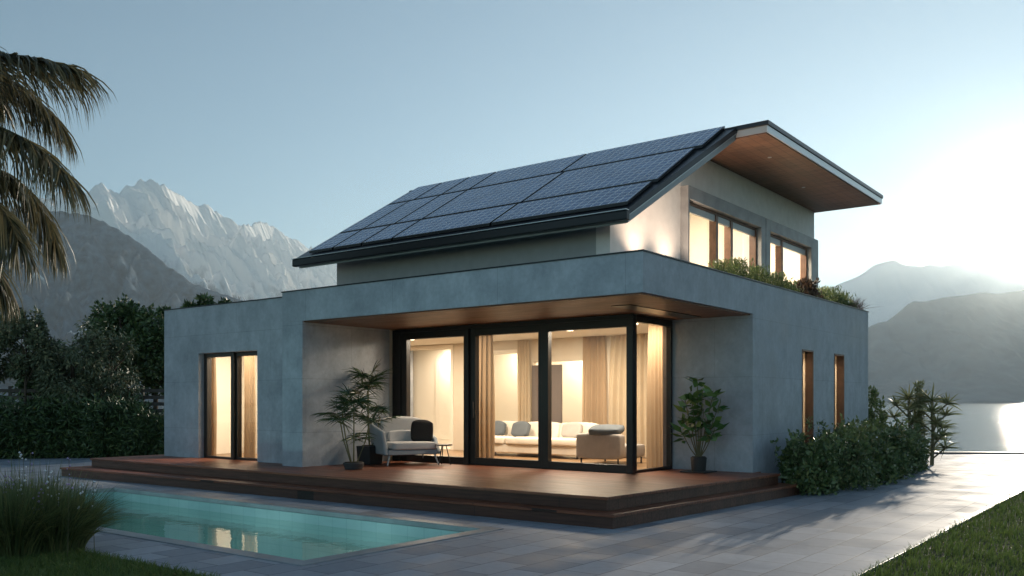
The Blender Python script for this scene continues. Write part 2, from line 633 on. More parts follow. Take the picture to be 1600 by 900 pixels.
def leaves(pos, length, width, dirs=None, droop=0.0, spread=1.0):
    """diamond leaves folded along the rib; pos (n,3); dirs (n,3) preferred growth direction"""
    n = len(pos)
    d = rng.normal(size=(n, 3)) * spread
    if dirs is not None:
        d = d * 0.6 + dirs
    d[:, 2] -= droop
    d /= np.linalg.norm(d, axis=1)[:, None] + 1e-9
    r = rng.normal(size=(n, 3))
    s = np.cross(d, r)
    s /= np.linalg.norm(s, axis=1)[:, None] + 1e-9
    nn = np.cross(d, s)
    ln = length * rng.uniform(0.6, 1.3, (n, 1))
    wd = width * rng.uniform(0.7, 1.2, (n, 1))
    a = pos
    c = pos + d * ln
    mid = pos + d * ln * 0.45
    b1 = mid + s * wd * 0.5 + nn * wd * 0.15
    b2 = mid - s * wd * 0.5 + nn * wd * 0.15
    v = np.stack([a, b1, c, b2], 1).reshape(-1, 3)
    f = np.arange(n * 4).reshape(n, 4)
    return v, f


def crown_points(n, c, rad, clumps=30, cl=0.28, hollow=0.4):
    """points in leafy clumps spread through an ellipsoid, gaps between them"""
    c = np.array(c, float)
    rad = np.array(rad, float)
    u = rng.normal(size=(clumps, 3))
    u /= np.linalg.norm(u, axis=1)[:, None]
    rr = rng.uniform(hollow, 1.0, (clumps, 1)) ** 0.6
    cc = u * rr
    size = rng.uniform(0.6, 1.3, clumps) * cl
    idx = rng.integers(0, clumps, n)
    q = rng.normal(size=(n, 3))
    q /= np.linalg.norm(q, axis=1)[:, None]
    q *= rng.uniform(0.1, 1, (n, 1)) ** 0.5
    p = cc[idx] + q * size[idx][:, None]
    out = q
    return c + p * rad, out


def ribbon_blades(base, tip, width, bend, seg=3):
    """grass blades: base, tip (n,3); bend (n,3) sag of the mid part"""
    n = len(base)
    side = np.cross(tip - base, rng.normal(size=(n, 3)))
    side /= np.linalg.norm(side, axis=1)[:, None] + 1e-9
    rows = []
    for k in range(seg + 1):
        t = k / seg
        p = base * (1 - t) + tip * t + bend * (4 * t * (1 - t))
        w = width * (1 - t) ** 0.7 * 0.5
        rows.append(p - side * w)
        rows.append(p + side * w)
    v = np.stack(rows, 1).reshape(-1, 3)
    m = 2 * (seg + 1)
    f = np.array([(2 * k, 2 * k + 1, 2 * k + 3, 2 * k + 2) for k in range(seg)])
    f = (f[None] + (np.arange(n) * m)[:, None, None]).reshape(-1, 4)
    return v, f


def join_arr(parts):
    vs, fs, o = [], [], 0
    for v, f in parts:
        vs.append(v)
        fs.append(f + o)
        o += len(v)
    return np.concatenate(vs), np.concatenate(fs)


# ------------------------------------------------------------------ terrain, lake, mountains
def perlin(x, y, seed):
    r = np.random.default_rng(seed)
    g = r.uniform(0, 2 * np.pi, (256, 256))
    xi, yi = np.floor(x).astype(int), np.floor(y).astype(int)
    xf, yf = x - xi, y - yi

    def dot(ix, iy, fx, fy):
        a = g[ix % 256, iy % 256]
        return np.cos(a) * fx + np.sin(a) * fy
    u = xf * xf * xf * (xf * (xf * 6 - 15) + 10)
    w = yf * yf * yf * (yf * (yf * 6 - 15) + 10)
    n0 = dot(xi, yi, xf, yf) * (1 - u) + dot(xi + 1, yi, xf - 1, yf) * u
    n1 = dot(xi, yi + 1, xf, yf - 1) * (1 - u) + dot(xi + 1, yi + 1, xf - 1, yf - 1) * u
    return (n0 * (1 - w) + n1 * w) * 1.4


def ridged(x, y, seed, oct=6, gain=0.5):
    s, a, f = 0, 1.0, 1.0
    w = 1.0
    for o in range(oct):
        n = 1 - np.abs(perlin(x * f, y * f, seed + o))
        n = n * n * w
        w = np.clip(n * 1.6, 0, 1)
        s = s + a * n
        a *= gain
        f *= 2.03
    return s / 1.9


def mountain(name, prof, dist, front, back, m, seed, amp, cell, gully=0.55, nx=420, ny=150, power=1.15, smooth=True, steep=6, line=None):
    """height field: ridge profile prof = [(tangent to the right, tangent above)] standing `dist` metres away"""
    px = np.array([p[0] for p in prof]) * dist
    pz = np.array([p[1] for p in prof]) * dist
    if line:
        # the crest runs obliquely away: line = (right, ahead, heading from straight ahead)
        lr, ld_, la = line
        tn = np.array([p[0] for p in prof])
        px = (tn * ld_ - lr) / (math.sin(la) - tn * math.cos(la))
        pz = np.array([p[1] for p in prof]) * (ld_ + px * math.cos(la))
        dist = 0
    r = np.linspace(px[0], px[-1], nx)
    d = np.concatenate([np.linspace(dist - front, dist, int(ny * 0.72), endpoint=False), np.linspace(dist, dist + back, ny - int(ny * 0.72))])
    Rg, Dg = np.meshgrid(r, d)
    Z = np.interp(Rg, px, pz)
    t = np.where(Dg <= dist, (dist - Dg) / front, (Dg - dist) / back)
    # spurs: ridge noise stretched down-slope
    wob = perlin(Rg / cell * 0.7 + 9, Dg / cell * 0.7, seed + 40) * cell * 0.5
    rn = ridged((Rg + wob) / cell, Dg / (cell * 2.3), seed)
    fine = ridged((Rg + wob * 0.4) / (cell * 0.28), Dg / (cell * 0.8), seed + 20, 4)
    tiny = ridged((Rg + wob * 0.2) / (cell * 0.09), Dg / (cell * 0.22), seed + 60, 3)
    fall = (1 - t) ** power
    env = np.clip(t * steep, 0, 1) * np.clip((1 - t) * 2.0, 0, 1)
    H = Z * fall + (rn - 0.75) * amp * env + (fine - 0.7) * amp * 0.55 * (np.clip(t * 10, 0.18, 1)) * np.clip((1 - t) * 2, 0, 1)
    H = H + (tiny - 0.7) * amp * 0.13 * np.clip(t * 12, 0.1, 1) * np.clip((1 - t) * 3, 0, 1)
    H = H - gully * amp * np.clip(0.5 - rn, 0, 1) * env
    H = np.where(t > 0.985, -30, H)
    if line:
        Rg, Dg = lr + Rg * math.sin(la) - Dg * math.cos(la), ld_ + Rg * math.cos(la) + Dg * math.sin(la)
    X = -SY * Dg + CY * Rg
    Y = CY * Dg + SY * Rg
    v = np.stack([X, Y, H + 1.6 * 0], -1).reshape(-1, 3)
    i = np.arange((ny - 1) * nx).reshape(ny - 1, nx)[:, :-1].ravel()
    f = np.stack([i, i + 1, i + nx + 1, i + nx], 1)
    o = fast_mesh(name, v, f, m, smooth=smooth, kind='structure')
    return o


def prof(pts):
    return [((x - 800) / 1399, (628 - y) / 1399) for x, y in pts]


mountain('snowy_mountains', prof([(-420, 430), (-200, 350), (-60, 330), (40, 318), (90, 300), (128, 301), (150, 290), (158, 284), (166, 296), (185, 299), (204, 287),
                                  (222, 279), (234, 280), (243, 287), (256, 288), (262, 294), (275, 301), (290, 309), (305, 320), (325, 320), (338, 330), (352, 338), (372, 352), (390, 350),
                                  (403, 346), (418, 347), (432, 358), (448, 370), (470, 378), (480, 388), (505, 405), (530, 424), (560, 445), (600, 470), (640, 500)]),
         0, 1500, 900, M['snow'], 11, 330, 420, nx=1500, ny=420, smooth=False, steep=9, power=1.1, line=(-2010, 3800, math.radians(12)))
mountain('foothills', prof([(-700, 470), (-300, 380), (-100, 335), (60, 326), (110, 331), (140, 336), (172, 350), (200, 366), (230, 388), (262, 414), (300, 440), (345, 458), (400, 470),
                            (470, 476), (560, 500), (700, 540), (900, 590), (1000, 640)]),
         3500, 1300, 250, M['hill'], 31, 150, 240, gully=0.4, nx=800, ny=240, smooth=False)
mountain('far_mountains', prof([(1000, 640), (1120, 560), (1220, 470), (1290, 452), (1320, 440), (1345, 428), (1368, 413), (1385, 407), (1398, 405), (1410, 411), (1424, 415),
                                (1440, 417), (1452, 412), (1470, 416), (1482, 414), (1505, 411), (1530, 413), (1560, 408), (1600, 412), (1680, 400), (1800, 390), (2000, 420), (2300, 500), (2500, 640)]),
         5600, 1300, 900, M['snow'], 51, 120, 900, gully=0.3, nx=360, ny=120)
mountain('lakeside_hill', prof([(1150, 640), (1240, 580), (1300, 535), (1340, 520), (1362, 507), (1385, 501), (1402, 488), (1418, 475), (1428, 470), (1440, 471), (1455, 469), (1475, 463),
                                (1500, 461), (1530, 456), (1560, 458), (1600, 452), (1680, 440), (1800, 450), (2000, 430), (2300, 520), (2450, 640)]),
         4800, 1300, 600, M['hillsoft'], 71, 70, 520, gully=0.2, nx=500, ny=160)

EDGE = 27.6     # metres ahead where the terrace ends at the lake


def flat(name, polys, m, z, kind='structure'):
    b = MB()
    for p in polys:
        b.face(*[(q[0], q[1], z) for q in p])
    return b.build(name, m, kind=kind)


q = lambda r, d: tuple(V(r, d))[:2]
flat('lake_water', [[q(-9000, EDGE + 0.25), q(9000, EDGE + 0.25), q(9000, 9000), q(-9000, 9000)]], M['lake'], -0.45)
# land left of the lake, behind the house
b = MB()
b.prism([q(-3000, EDGE + 0.4), q(0.0, EDGE + 0.4), q(-2.0, 40), q(-20, 90), q(-150, 300), q(-900, 1500), q(-3000, 2600)], -1.2, -0.06)
b.build('meadow_ground', M['ground'], kind='structure')
# lawns, soil: everything that is not paved or pool
XL, XR = -2.45, 60
b = MB()
b.box(XL, XR, -25, 5.0, -0.5, -0.01)
b.build('lawn_soil', M['soilground'], kind='structure')
e_at = lambda x: (EDGE + SY * x) / CY
b = MB()
b.prism([(XL, 5.0), (XR, 5.0), (XR, e_at(XR)), (XL, e_at(XL))], -0.5, -0.01)
b.build('lawn_soil', M['soilground'], kind='structure')
b = MB()
b.box(-60, -6.8, -25, 4.84, -0.5, -0.03)
b.build('garden_soil', M['soilground'], kind='structure')
# paving
PX0, PX1, PY0, PY1 = -15.9, -7.12, 5.87, 8.68      # inner edge of the pool
CP = 0.20
b = MB()
T = -0.3
b.prism([(-40, 4.84), (PX0 - CP, 4.84), (PX0 - CP, PY1 + CP), (-40, PY1 + CP)], T, 0)
b.prism([(PX0 - CP, 4.84), (PX1 + CP, 4.84), (PX1 + CP, PY0 - CP), (PX0 - CP, PY0 - CP)], T, 0)
b.prism([(PX1 + CP, 4.84), (XL - 0.08, 4.84), (XL - 0.08, PY1 + CP), (PX1 + CP, PY1 + CP)], T, 0)
b.prism([(-40, PY1 + CP), (XL - 0.08, PY1 + CP), (XL - 0.08, e_at(XL)), (-33, e_at(-33)), (-40, e_at(-33))], T, 0)
b.prism([(-6.8, -25), (XL - 0.08, -25), (XL - 0.08, 4.84), (-6.8, 4.84)], T, 0)
b.build('terrace_paving', M['paving'], kind='structure')
b = MB()
b.box(XL - 0.08, XL, -25, 35, -0.3, 0.018)
setp(b.build('lawn_edging', M['coping'], bevel=0.006), 'straight pale stone edging strip between the paving and the right lawn', 'kerb')
b = MB()
a0, a1 = V(-8, EDGE), V(60, EDGE)
n0, n1 = V(-8, EDGE + 0.35), V(60, EDGE + 0.35)
b.hull8([(a0.x, a0.y, -1.0), (a1.x, a1.y, -1.0), (n1.x, n1.y, -1.0), (n0.x, n0.y, -1.0)], [(a0.x, a0.y, 0.05), (a1.x, a1.y, 0.05), (n1.x, n1.y, 0.05), (n0.x, n0.y, 0.05)])
setp(b.build('quay_wall', M['cap'], bevel=0.01), 'low dark stone kerb where the paving meets the lake', 'lake wall')

# ------------------------------------------------------------------ swimming pool
pool = empty('swimming_pool', ((PX0 + PX1) / 2, (PY0 + PY1) / 2, 0), 'rectangular lit teal swimming pool sunk in the grey paving', 'swimming pool')


def loc(o, parent):
    """keep world coordinates under a thing's Empty"""
    o.parent = parent
    o.matrix_parent_inverse = Matrix.Translation(-Vector(parent.location)) if parent.rotation_euler[2] == 0 else \
        (Matrix.Translation(parent.location) @ Matrix.Rotation(parent.rotation_euler[2], 4, 'Z')).inverted()
    return o


b = MB()
DP = -1.35
t = 0.15
b.box(PX0 - t, PX1 + t, PY0 - t, PY1 + t, DP - 0.15, DP)
b.box(PX0 - t, PX0, PY0 - t, PY1 + t, DP, -0.062)
b.box(PX1, PX1 + t, PY0 - t, PY1 + t, DP, -0.062)
b.box(PX0, PX1, PY0 - t, PY0, DP, -0.062)
b.box(PX0, PX1, PY1, PY1 + t, DP, -0.062)
loc(b.build('basin', M['tile']), pool)
b = MB()
b.box(PX0 - CP, PX1 + CP, PY0 - CP, PY0, -0.06, 0.012)
b.box(PX0 - CP, PX1 + CP, PY1, PY1 + CP, -0.06, 0.012)
b.box(PX0 - CP, PX0, PY0, PY1, -0.06, 0.012)
b.box(PX1, PX1 + CP, PY0, PY1, -0.06, 0.012)
loc(b.build('coping', M['coping'], bevel=0.008), pool)
b = MB()
b.face((PX0, PY0, -0.2), (PX1, PY0, -0.2), (PX1, PY1, -0.2), (PX0, PY1, -0.2))
loc(b.build('water_surface', M['water']), pool)
for i, x in enumerate((-14.4, -11.5, -8.6)):
    b = MB()
    b.tube([(x, PY0 + 0.0, -0.75), (x, PY0 + 0.03, -0.75)], 0.11, 16)
    loc(b.build('pool_lamp', M['poollamp']), pool)
    ld = bpy.data.lights.new('pool_light', 'AREA')
    ld.energy = 11
    ld.size = 0.25
    ld.color = (0.72, 1.0, 0.97)
    lo = bpy.data.objects.new('pool_light', ld)
    COL.objects.link(lo)
    lo.location = (x, PY0 + 0.06, -0.75)
    lo.rotation_euler = (math.radians(80), 0, 0)

# ------------------------------------------------------------------ deck
D = 0.372
deck = empty('timber_deck', (-10, 10.5, 0), 'low dark red timber deck with a step running round the house', 'deck')
b = MB()
b.prism([(-19.2, 9.93), (-6.03, 9.9), (-5.66, 14.95), (-6.1, 14.95), (-6.1, 15.2), (-14.2, 13.5), (-19.2, 13.5)], D - 0.04, D)
loc(b.build('deck_boards', M['deck'], bevel=0.006), deck)
b = MB()
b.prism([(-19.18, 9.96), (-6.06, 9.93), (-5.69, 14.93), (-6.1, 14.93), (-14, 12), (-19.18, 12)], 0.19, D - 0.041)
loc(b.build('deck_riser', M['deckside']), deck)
b = MB()
b.prism([(-19.5, 9.42), (-5.80, 9.68), (-5.42, 15.3), (-6.1, 15.3), (-14, 12), (-19.5, 12)], 0.146, 0.186)
loc(b.build('step_tread', M['deck'], bevel=0.006), deck)
b = MB()
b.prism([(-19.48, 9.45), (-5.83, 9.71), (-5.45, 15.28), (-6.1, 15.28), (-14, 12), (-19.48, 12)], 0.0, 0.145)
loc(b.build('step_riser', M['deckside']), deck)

# ------------------------------------------------------------------ house
house = empty('house', (-10, 16, 0), 'modern grey concrete two storey house with a lit glazed corner and solar roof', 'house')
H = lambda o: loc(o, house)
X0, Y0, Z0, Z1 = -6.12, 11.0, 3.13, 3.70      # facade corner, underside and top of the concrete band
XP, XW = -13.98, -13.39                       # left pier
GX, GY = -7.66, 13.40                         # glazed corner
YR = 14.88                                    # return wall
YB = 21.75

# lower main walls
b = MB()
b.box(XP, XW, Y0, 13.30, 0.0, Z0)                              # left pier and recess wall
H(b.build('wall', M['concrete'], bevel=0.008))
SL = [(17.32, 17.95), (19.27, 19.93)]
b = MB()
wt = 0.34
b.box(X0 - wt, X0, YR, SL[0][0], 0, Z0)
b.box(X0 - wt, X0, SL[0][1], SL[1][0], 0, Z0)
b.box(X0 - wt, X0, SL[1][1], YB, 0, Z0)
for y0, y1 in SL:
    b.box(X0 - wt, X0, y0, y1, 2.63, Z0)
    b.box(X0 - wt, X0, y0, y1, 0, 0.75)
H(b.build('wall', M['concrete']))
b = MB()
b.box(GX - 0.2, X0 - wt, YR, YR + 0.3, 0, Z0)
H(b.build('wall', M['concrete']))
b = MB()
b.box(-17.5, X0 - wt, YB - 0.3, YB, 0, Z0)
b.box(-18.72, -17.5, 18.0, 18.3, 0, 3.4)
H(b.build('wall', M['concrete']))
# concrete band / roof slab with upstand
b = MB()
b.box(XP, X0, Y0, YB, Z0, 3.42)
b.box(XP, X0, Y0, Y0 + 0.22, 3.42, Z1)
b.box(X0 - 0.22, X0, Y0 + 0.22, YB, 3.42, Z1)
b.box(XP, X0 - 0.22, YB - 0.22, YB, 3.42, Z1)
b.box(XP, XP + 0.22, Y0 + 0.22, YB - 0.22, 3.42, Z1)
H(b.build('roof_band', M['concrete']))
b = MB()
o_ = 0.018
b.box(XP - o_, X0 + o_, Y0 - o_, Y0 + 0.24, Z1, Z1 + 0.022)
b.box(X0 - 0.24, X0 + o_, Y0 + 0.24, YB + o_, Z1, Z1 + 0.022)
b.box(XP - o_, XP + 0.24, Y0 + 0.24, YB, Z1, Z1 + 0.022)
H(b.build('capping', M['cap'], bevel=0.004))
# timber ceiling of the porch
b = MB()
b.box(XW, X0 - 0.045, Y0 + 0.045, GY, Z0 - 0.022, Z0 - 0.001)
b.box(GX, X0 - 0.045, GY, YR, Z0 - 0.022, Z0 - 0.001)
H(b.build('porch_ceiling', M['soffit']))
b = MB()
b.box(-7.3, -6.95, 12.1, 14.6, Z0 - 0.034, Z0 - 0.023)
H(b.build('ceiling_slot', M['black']))

# left block
LX0, LX1, LY = -18.70, XP, 11.40
dx0, dx1, dz = -17.36, -15.29, 2.66
b = MB()
b.box(LX0, dx0, LY, LY + 0.3, 0, 3.68)
b.box(dx1, LX1, LY, LY + 0.3, 0, 3.68)
b.box(dx0, dx1, LY, LY + 0.3, dz, 3.68)
b.box(LX0, LX0 + 0.3, LY + 0.3, 18.0, 0, 3.68)
H(b.build('side_block_wall', M['concrete']))
b = MB()
b.box(LX0 + 0.3, LX1, LY + 0.3, 18.0, 3.2, 3.5)
H(b.build('side_block_roof', M['concrete']))
b = MB()
b.box(LX0 - o_, LX1, LY - o_, LY + 0.32, 3.68, 3.70)
b.box(LX0 - o_, LX0 + 0.32, LY + 0.32, 18.3, 3.68, 3.70)
H(b.build('capping', M['cap'], bevel=0.004))

# interior of the big room and of the small room on the left
RX0, RY1, RC = -17.9, 17.3, 3.09
b = MB()
b.box(-18.4, X0 - wt, 11.72, YB - 0.3, 0.2, D + 0.004)
f_ = b
b = MB()
b.box(-18.38, XP + 0.3, LY + 0.3, 13.3, 0.2, D + 0.006)
b.box(RX0, GX - 0.06, GY + 0.06, RY1, 0.2, D + 0.006)
H(b.build('interior_floor', M['floorw']))
b = MB()
# back wall with two doorways (lit niche on the left, passage on the right)
NX = [(-16.9, -15.2, 2.98), (-14.0, -13.05, 2.78), (-12.6, -11.15, 2.55)]
xs = RX0
for a0_, a1_, zt in NX:
    b.box(xs, a0_, RY1, RY1 + 0.15, D, RC)
    b.box(a0_, a1_, RY1, RY1 + 0.15, zt, RC)
    xs = a1_
b.box(xs, X0 - wt, RY1, RY1 + 0.15, D, RC)
b.box(RX0 - 0.1, RX0, 13.45, 18.4, D, RC)
b.box(RX0, XW - 0.02, 13.31, 13.44, D, RC)
b.box(X0 - wt - 0.02, X0 - wt, YR + 0.3, RY1, D, RC)
b.box(GX - 0.02, X0 - wt - 0.02, YR + 0.301, YR + 0.32, D, RC)
H(b.build('interior_wall', M['inner']))
b = MB()
b.box(RX0, X0 - wt, 18.4, 18.5, D, RC)
b.box(-15.05, -14.95, RY1 + 0.16, 18.39, D, RC)
b.box(-13.0, -12.9, RY1 + 0.16, 18.39, D, RC)
b.box(-11.1, -11.0, RY1 + 0.16, 18.39, D, RC)
b.box(RX0, X0 - wt, RY1 + 0.15, 18.4, 0.2, D + 0.004)
H(b.build('hallway_wall', M['innerlight']))
b = MB()
b.box(RX0, GX - 0.05, GY + 0.07, YR + 0.3, RC, RC + 0.03)
b.box(RX0, X0 - wt, YR + 0.3, 18.4, RC, RC + 0.03)
b.box(-18.38, XP + 0.2, LY + 0.3, 13.3, RC, RC + 0.03)
H(b.build('interior_ceiling', M['ceiling']))
b = MB()
for a0_, a1_, zt in NX[:2]:
    b.box(a0_ - 0.09, a0_, RY1 - 0.03, RY1 - 0.001, D, zt + 0.09)
    b.box(a1_, a1_ + 0.09, RY1 - 0.03, RY1 - 0.001, D, zt + 0.09)
    b.box(a0_, a1_, RY1 - 0.03, RY1 - 0.001, zt, zt + 0.09)
H(b.build('door_trim', M['innerlight'], bevel=0.006))
# panelled doors at the back of the niches
for a0_, a1_, zt in NX[:2]:
    b = MB()
    b.box(a0_ + 0.2, a1_ - 0.15, 18.35, 18.395, D, zt - 0.2)
    b.box(a0_ + 0.34, a1_ - 0.29, 18.335, 18.35, D + 0.2, zt - 0.34)
    H(b.build('panel_door', M['innerlight'], bevel=0.01))
b = MB()
b.box(-12.6, -11.75, RY1 - 0.05, RY1 + 0.0, D, 2.47)
H(b.build('taupe_panel', M['taupe'], bevel=0.004))
b = MB()
b.box(-18.38, -18.3, LY + 0.3, 13.28, D, RC)
b.box(-18.3, XP + 0.1, 13.2, 13.29, D, RC)
b.box(XP - 0.08, XP - 0.002, LY + 0.3, 13.2, D, RC)
H(b.build('side_room_wall', M['innerlight']))
b = MB()
b.box(-18.3, XP - 0.08, 13.17, 13.2, D, D + 0.14)
H(b.build('skirting', M['ceiling'], bevel=0.006))


def slider(name, xs, y, z0, z1, head, sill, stile, depth=0.12, axis='x'):
    """glazed screen; xs = list of (x0, x1) sashes, each its own frame and pane"""
    for i, (a, c) in enumerate(xs):
        b = MB()
        yy = y + (0.05 if i % 2 else 0.0)
        P = (lambda x0, x1, za, zb, o=0.0: b.box(x0, x1, yy + o, yy + depth - o, za, zb)) if axis == 'x' else \
            (lambda x0, x1, za, zb, o=0.0: b.box(yy - depth + o, yy - o, x0, x1, za, zb))
        P(a, a + stile[0], z0, z1)
        P(c - stile[1], c, z0, z1)
        P(a + stile[0], c - stile[1], z0, z0 + sill)
        P(a + stile[0], c - stile[1], z1 - head, z1)
        fr = H(b.build(name, M['frame'], bevel=0.006))
        g = MB()
        if axis == 'x':
            g.face((a + stile[0] - .01, yy + depth / 2, z0 + sill - .01), (c - stile[1] + .01, yy + depth / 2, z0 + sill - .01),
                   (c - stile[1] + .01, yy + depth / 2, z1 - head + .01), (a + stile[0] - .01, yy + depth / 2, z1 - head + .01))
        else:
            xx = yy - depth / 2
            g.face((xx, a + stile[0] - .01, z0 + sill - .01), (xx, c - stile[1] + .01, z0 + sill - .01),
                   (xx, c - stile[1] + .01, z1 - head + .01), (xx, a + stile[0] - .01, z1 - head + .01))
        go = g.build('pane', M['glass'])
        go.parent = fr


slider('sliding_door', [(-13.15, -11.33), (-11.34, -9.56), (-9.57, -7.66)], GY, D, Z0 - 0.03, 0.21, 0.14, (0.15, 0.12))
slider('corner_window', [(GY + 0.13, YR - 0.0)], GX, D, Z0 - 0.03, 0.12, 0.05, (0.03, 0.06), 0.10, 'y')
b = MB()
b.box(XW, -13.16, GY - 0.02, GY + 0.14, D, Z0 - 0.03)
b.box(-13.3, GX + 0.03, GY - 0.03, GY - 0.005, Z0 - 0.10, Z0 - 0.03)
H(b.build('track_housing', M['frame'], bevel=0.004))
b = MB()
b.box(-11.2, -11.17, GY - 0.05, GY - 0.02, 1.3, 1.6)
H(b.build('door_handle', M['black'], bevel=0.004))
slider('patio_door', [(dx0 + 0.02, (dx0 + dx1) / 2 + 0.06), ((dx0 + dx1) / 2 + 0.0, dx1 - 0.0)], LY + 0.12, D, dz - 0.0, 0.09, 0.05, (0.12, 0.10))

# slit windows on the right facade
for y0, y1 in SL:
    b = MB()
    b.box(X0 - 0.33, X0 + 0.012, y1 - 0.03, y1, 0.75, 2.63)
    b.box(X0 - 0.33, X0 + 0.012, y0, y0 + 0.02, 0.75, 2.63)
    b.box(X0 - 0.33, X0 + 0.012, y0 + 0.02, y1 - 0.03, 2.60, 2.63)
    b.box(X0 - 0.33, X0 + 0.012, y0 + 0.02, y1 - 0.03, 0.75, 0.78)
    fr = H(b.build('slit_window', M['timberframe']))
    g = MB()
    g.face((X0 - 0.10, y0 + .02, 0.78), (X0 - 0.10, y1 - .03, 0.78), (X0 - 0.10, y1 - .03, 2.6), (X0 - 0.10, y0 + .02, 2.6))
    g.build('pane', M['glass']).parent = fr
    g = MB()
    g.face((X0 - 0.15, y0 + .02, 0.78), (X0 - 0.15, y1 - .03, 0.78), (X0 - 0.15, y1 - .03, 2.6), (X0 - 0.15, y0 + .02, 2.6))
    g.build('blind', M['curtain2']).parent = fr
b = MB()
b.box(-9.2, -9.1, 17.46, 21.4, 0.3, RC)
b.box(-9.1, X0 - wt, 21.35, 21.45, 0.3, RC)
b.box(-9.1, X0 - wt, 18.55, 18.65, 0.3, RC)
b.box(-9.1, X0 - wt, 17.46, 21.35, 0.25, 0.3)
b.box(-9.1, X0 - wt, 17.46, 21.35, RC, RC + 0.03)
H(b.build('rear_room_wall', M['innerlight']))

# upper storey
UX, UY, UXL, UYB = -7.05, 11.66, -13.17, 20.76
wy = [(14.03, 17.22), (17.70, 20.14)]
WZ0, WZ1 = 3.5, 5.08
sl_ = 0.5993
rz = lambda y: 4.25 + sl_ * (y - 11.32)       # underside of the sloping roof
YJ = 14.24                                    # where slope and flat roof meet
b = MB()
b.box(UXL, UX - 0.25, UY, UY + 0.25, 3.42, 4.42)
H(b.build('upper_wall', M['plastershade']))  # darker colour here stands in for the shade under the eave
b = MB()


def gable(xa, xb):
    b.hull8([(xa, UY, 3.42), (xb, UY, 3.42), (xb, wy[0][0] + .02, 3.42), (xa, wy[0][0] + .02, 3.42)],
            [(xa, UY, rz(UY) + .02), (xb, UY, rz(UY) + .02), (xb, wy[0][0] + .02, rz(wy[0][0]) + .02), (xa, wy[0][0] + .02, rz(wy[0][0]) + .02)])


gable(UX - 0.25, UX)
b.hull8([(UX - .25, wy[0][0] + .02, WZ1), (UX, wy[0][0] + .02, WZ1), (UX, YJ, WZ1), (UX - .25, YJ, WZ1)],
        [(UX - .25, wy[0][0] + .02, rz(14.05) + .02), (UX, wy[0][0] + .02, rz(14.05) + .02), (UX, YJ, 6.01), (UX - .25, YJ, 6.01)])
b.box(UX - .25, UX, YJ, UYB, WZ1, 6.005)
b.box(UX - .25, UX, wy[0][1], wy[1][0], 3.42, WZ1)
b.box(UX - .25, UX, wy[1][1], UYB, 3.42, WZ1)
H(b.build('gable_wall', M['plaster']))
b = MB()
b.box(UXL, UXL + .25, UY + .25, UYB, 3.42, 4.4)
b.hull8([(UXL, UY + .25, 4.4), (UXL + .25, UY + .25, 4.4), (UXL + .25, UYB, 4.4), (UXL, UYB, 4.4)],
        [(UXL, UY + .25, 4.45), (UXL + .25, UY + .25, 4.45), (UXL + .25, UYB, 5.9), (UXL, UYB, 5.9)])
b.box(UXL + .25, UX - .25, UYB - .25, UYB, 3.42, 5.98)
H(b.build('upper_wall', M['plaster']))
# grey surround with two openings
b = MB()
SX = -6.90
s0, s1, st = 13.92, 20.60, 5.31
b.box(UX + .001, SX, s0 + .06, wy[0][0], 3.42, st)
b.box(UX + .001, SX, wy[0][1], 17.44, 3.42, st)
b.box(UX + .001, SX, 17.47, wy[1][0], 3.42, st)
b.box(UX + .001, SX, wy[1][1], s1, 3.42, st)
b.box(UX + .001, SX, wy[0][0], wy[0][1], WZ1, st)
b.box(UX + .001, SX, wy[1][0], wy[1][1], WZ1, st)
H(b.build('window_surround', M['surround'], bevel=0.006))


def upper_window(y0, y1, mulls):
    b = MB()
    xa, xb = UX - 0.09, UX + 0.05
    b.box(xa, xb, y0, y0 + 0.03, 3.45, WZ1 - .05)
    b.box(xa, xb, y1 - 0.05, y1, 3.45, WZ1 - .05)
    b.box(xa, xb, y0, y1, WZ1 - 0.05, WZ1)
    for m_ in mulls:
        b.box(xa, xb, m_ - 0.05, m_ + 0.05, 3.45, WZ1 - .05)
    fr = H(b.build('upper_window', M['timberframe'], bevel=0.005))
    g = MB()
    g.face((xa + .05, y0, 3.45), (xa + .05, y1, 3.45), (xa + .05, y1, WZ1 - .05), (xa + .05, y0, WZ1 - .05))
    g.build('pane', M['glass']).parent = fr
    e = MB()
    ed = [y0 + .03] + list(mulls) + [y1 - .05]
    for i in range(len(ed) - 1):
        e.box(xa + .07, xa + .12, ed[i] + .05 if i else ed[i], ed[i + 1] - .05 if i < len(ed) - 2 else ed[i + 1], WZ1 - .17, WZ1 - .052)
    e.build('blind_box', M['fascia']).parent = fr


upper_window(wy[0][0], wy[0][1], (15.36, 16.02))
upper_window(wy[1][0], wy[1][1], (18.62,))
b = MB()
b.box(-8.9, -8.8, 13.6, 20.5, 3.43, 5.6)
b.box(-8.8, UX - .26, 13.6, 13.7, 3.43, 5.6)
b.box(-8.8, UX - .26, 20.4, 20.5, 3.43, 5.6)
b.box(-8.8, UX - .26, 17.4, 17.5, 3.43, 5.6)
b.box(-8.8, UX - .26, 13.7, 20.4, 5.6, 5.65)
b.box(-8.8, UX - .26, 13.7, 20.4, 3.43, 3.46)
H(b.build('upper_room_wall', M['innerlight']))

# roofs
th = 0.13
FX = -5.60
E = dict(LB=(-13.65, 11.14), RB=(-6.44, 11.14), RT=(-6.13, YJ), LT=(-13.62, YJ))


def slab_slope(off0, off1, grow=0.0, name='roof_slope', m='roof', y_lo=None):
    b = MB()
    p = []
    for k in ('LB', 'RB', 'RT', 'LT'):
        x, y = E[k]
        if 'L' in k[0]:
            x -= grow
        else:
            x += grow
        if k[1] == 'B':
            y -= grow
        p.append((x, y))
    b.hull8([(x, y, rz(y) + off0) for x, y in p], [(x, y, rz(y) + off1) for x, y in p])
    return H(b.build(name, M[m], bevel=0.004))


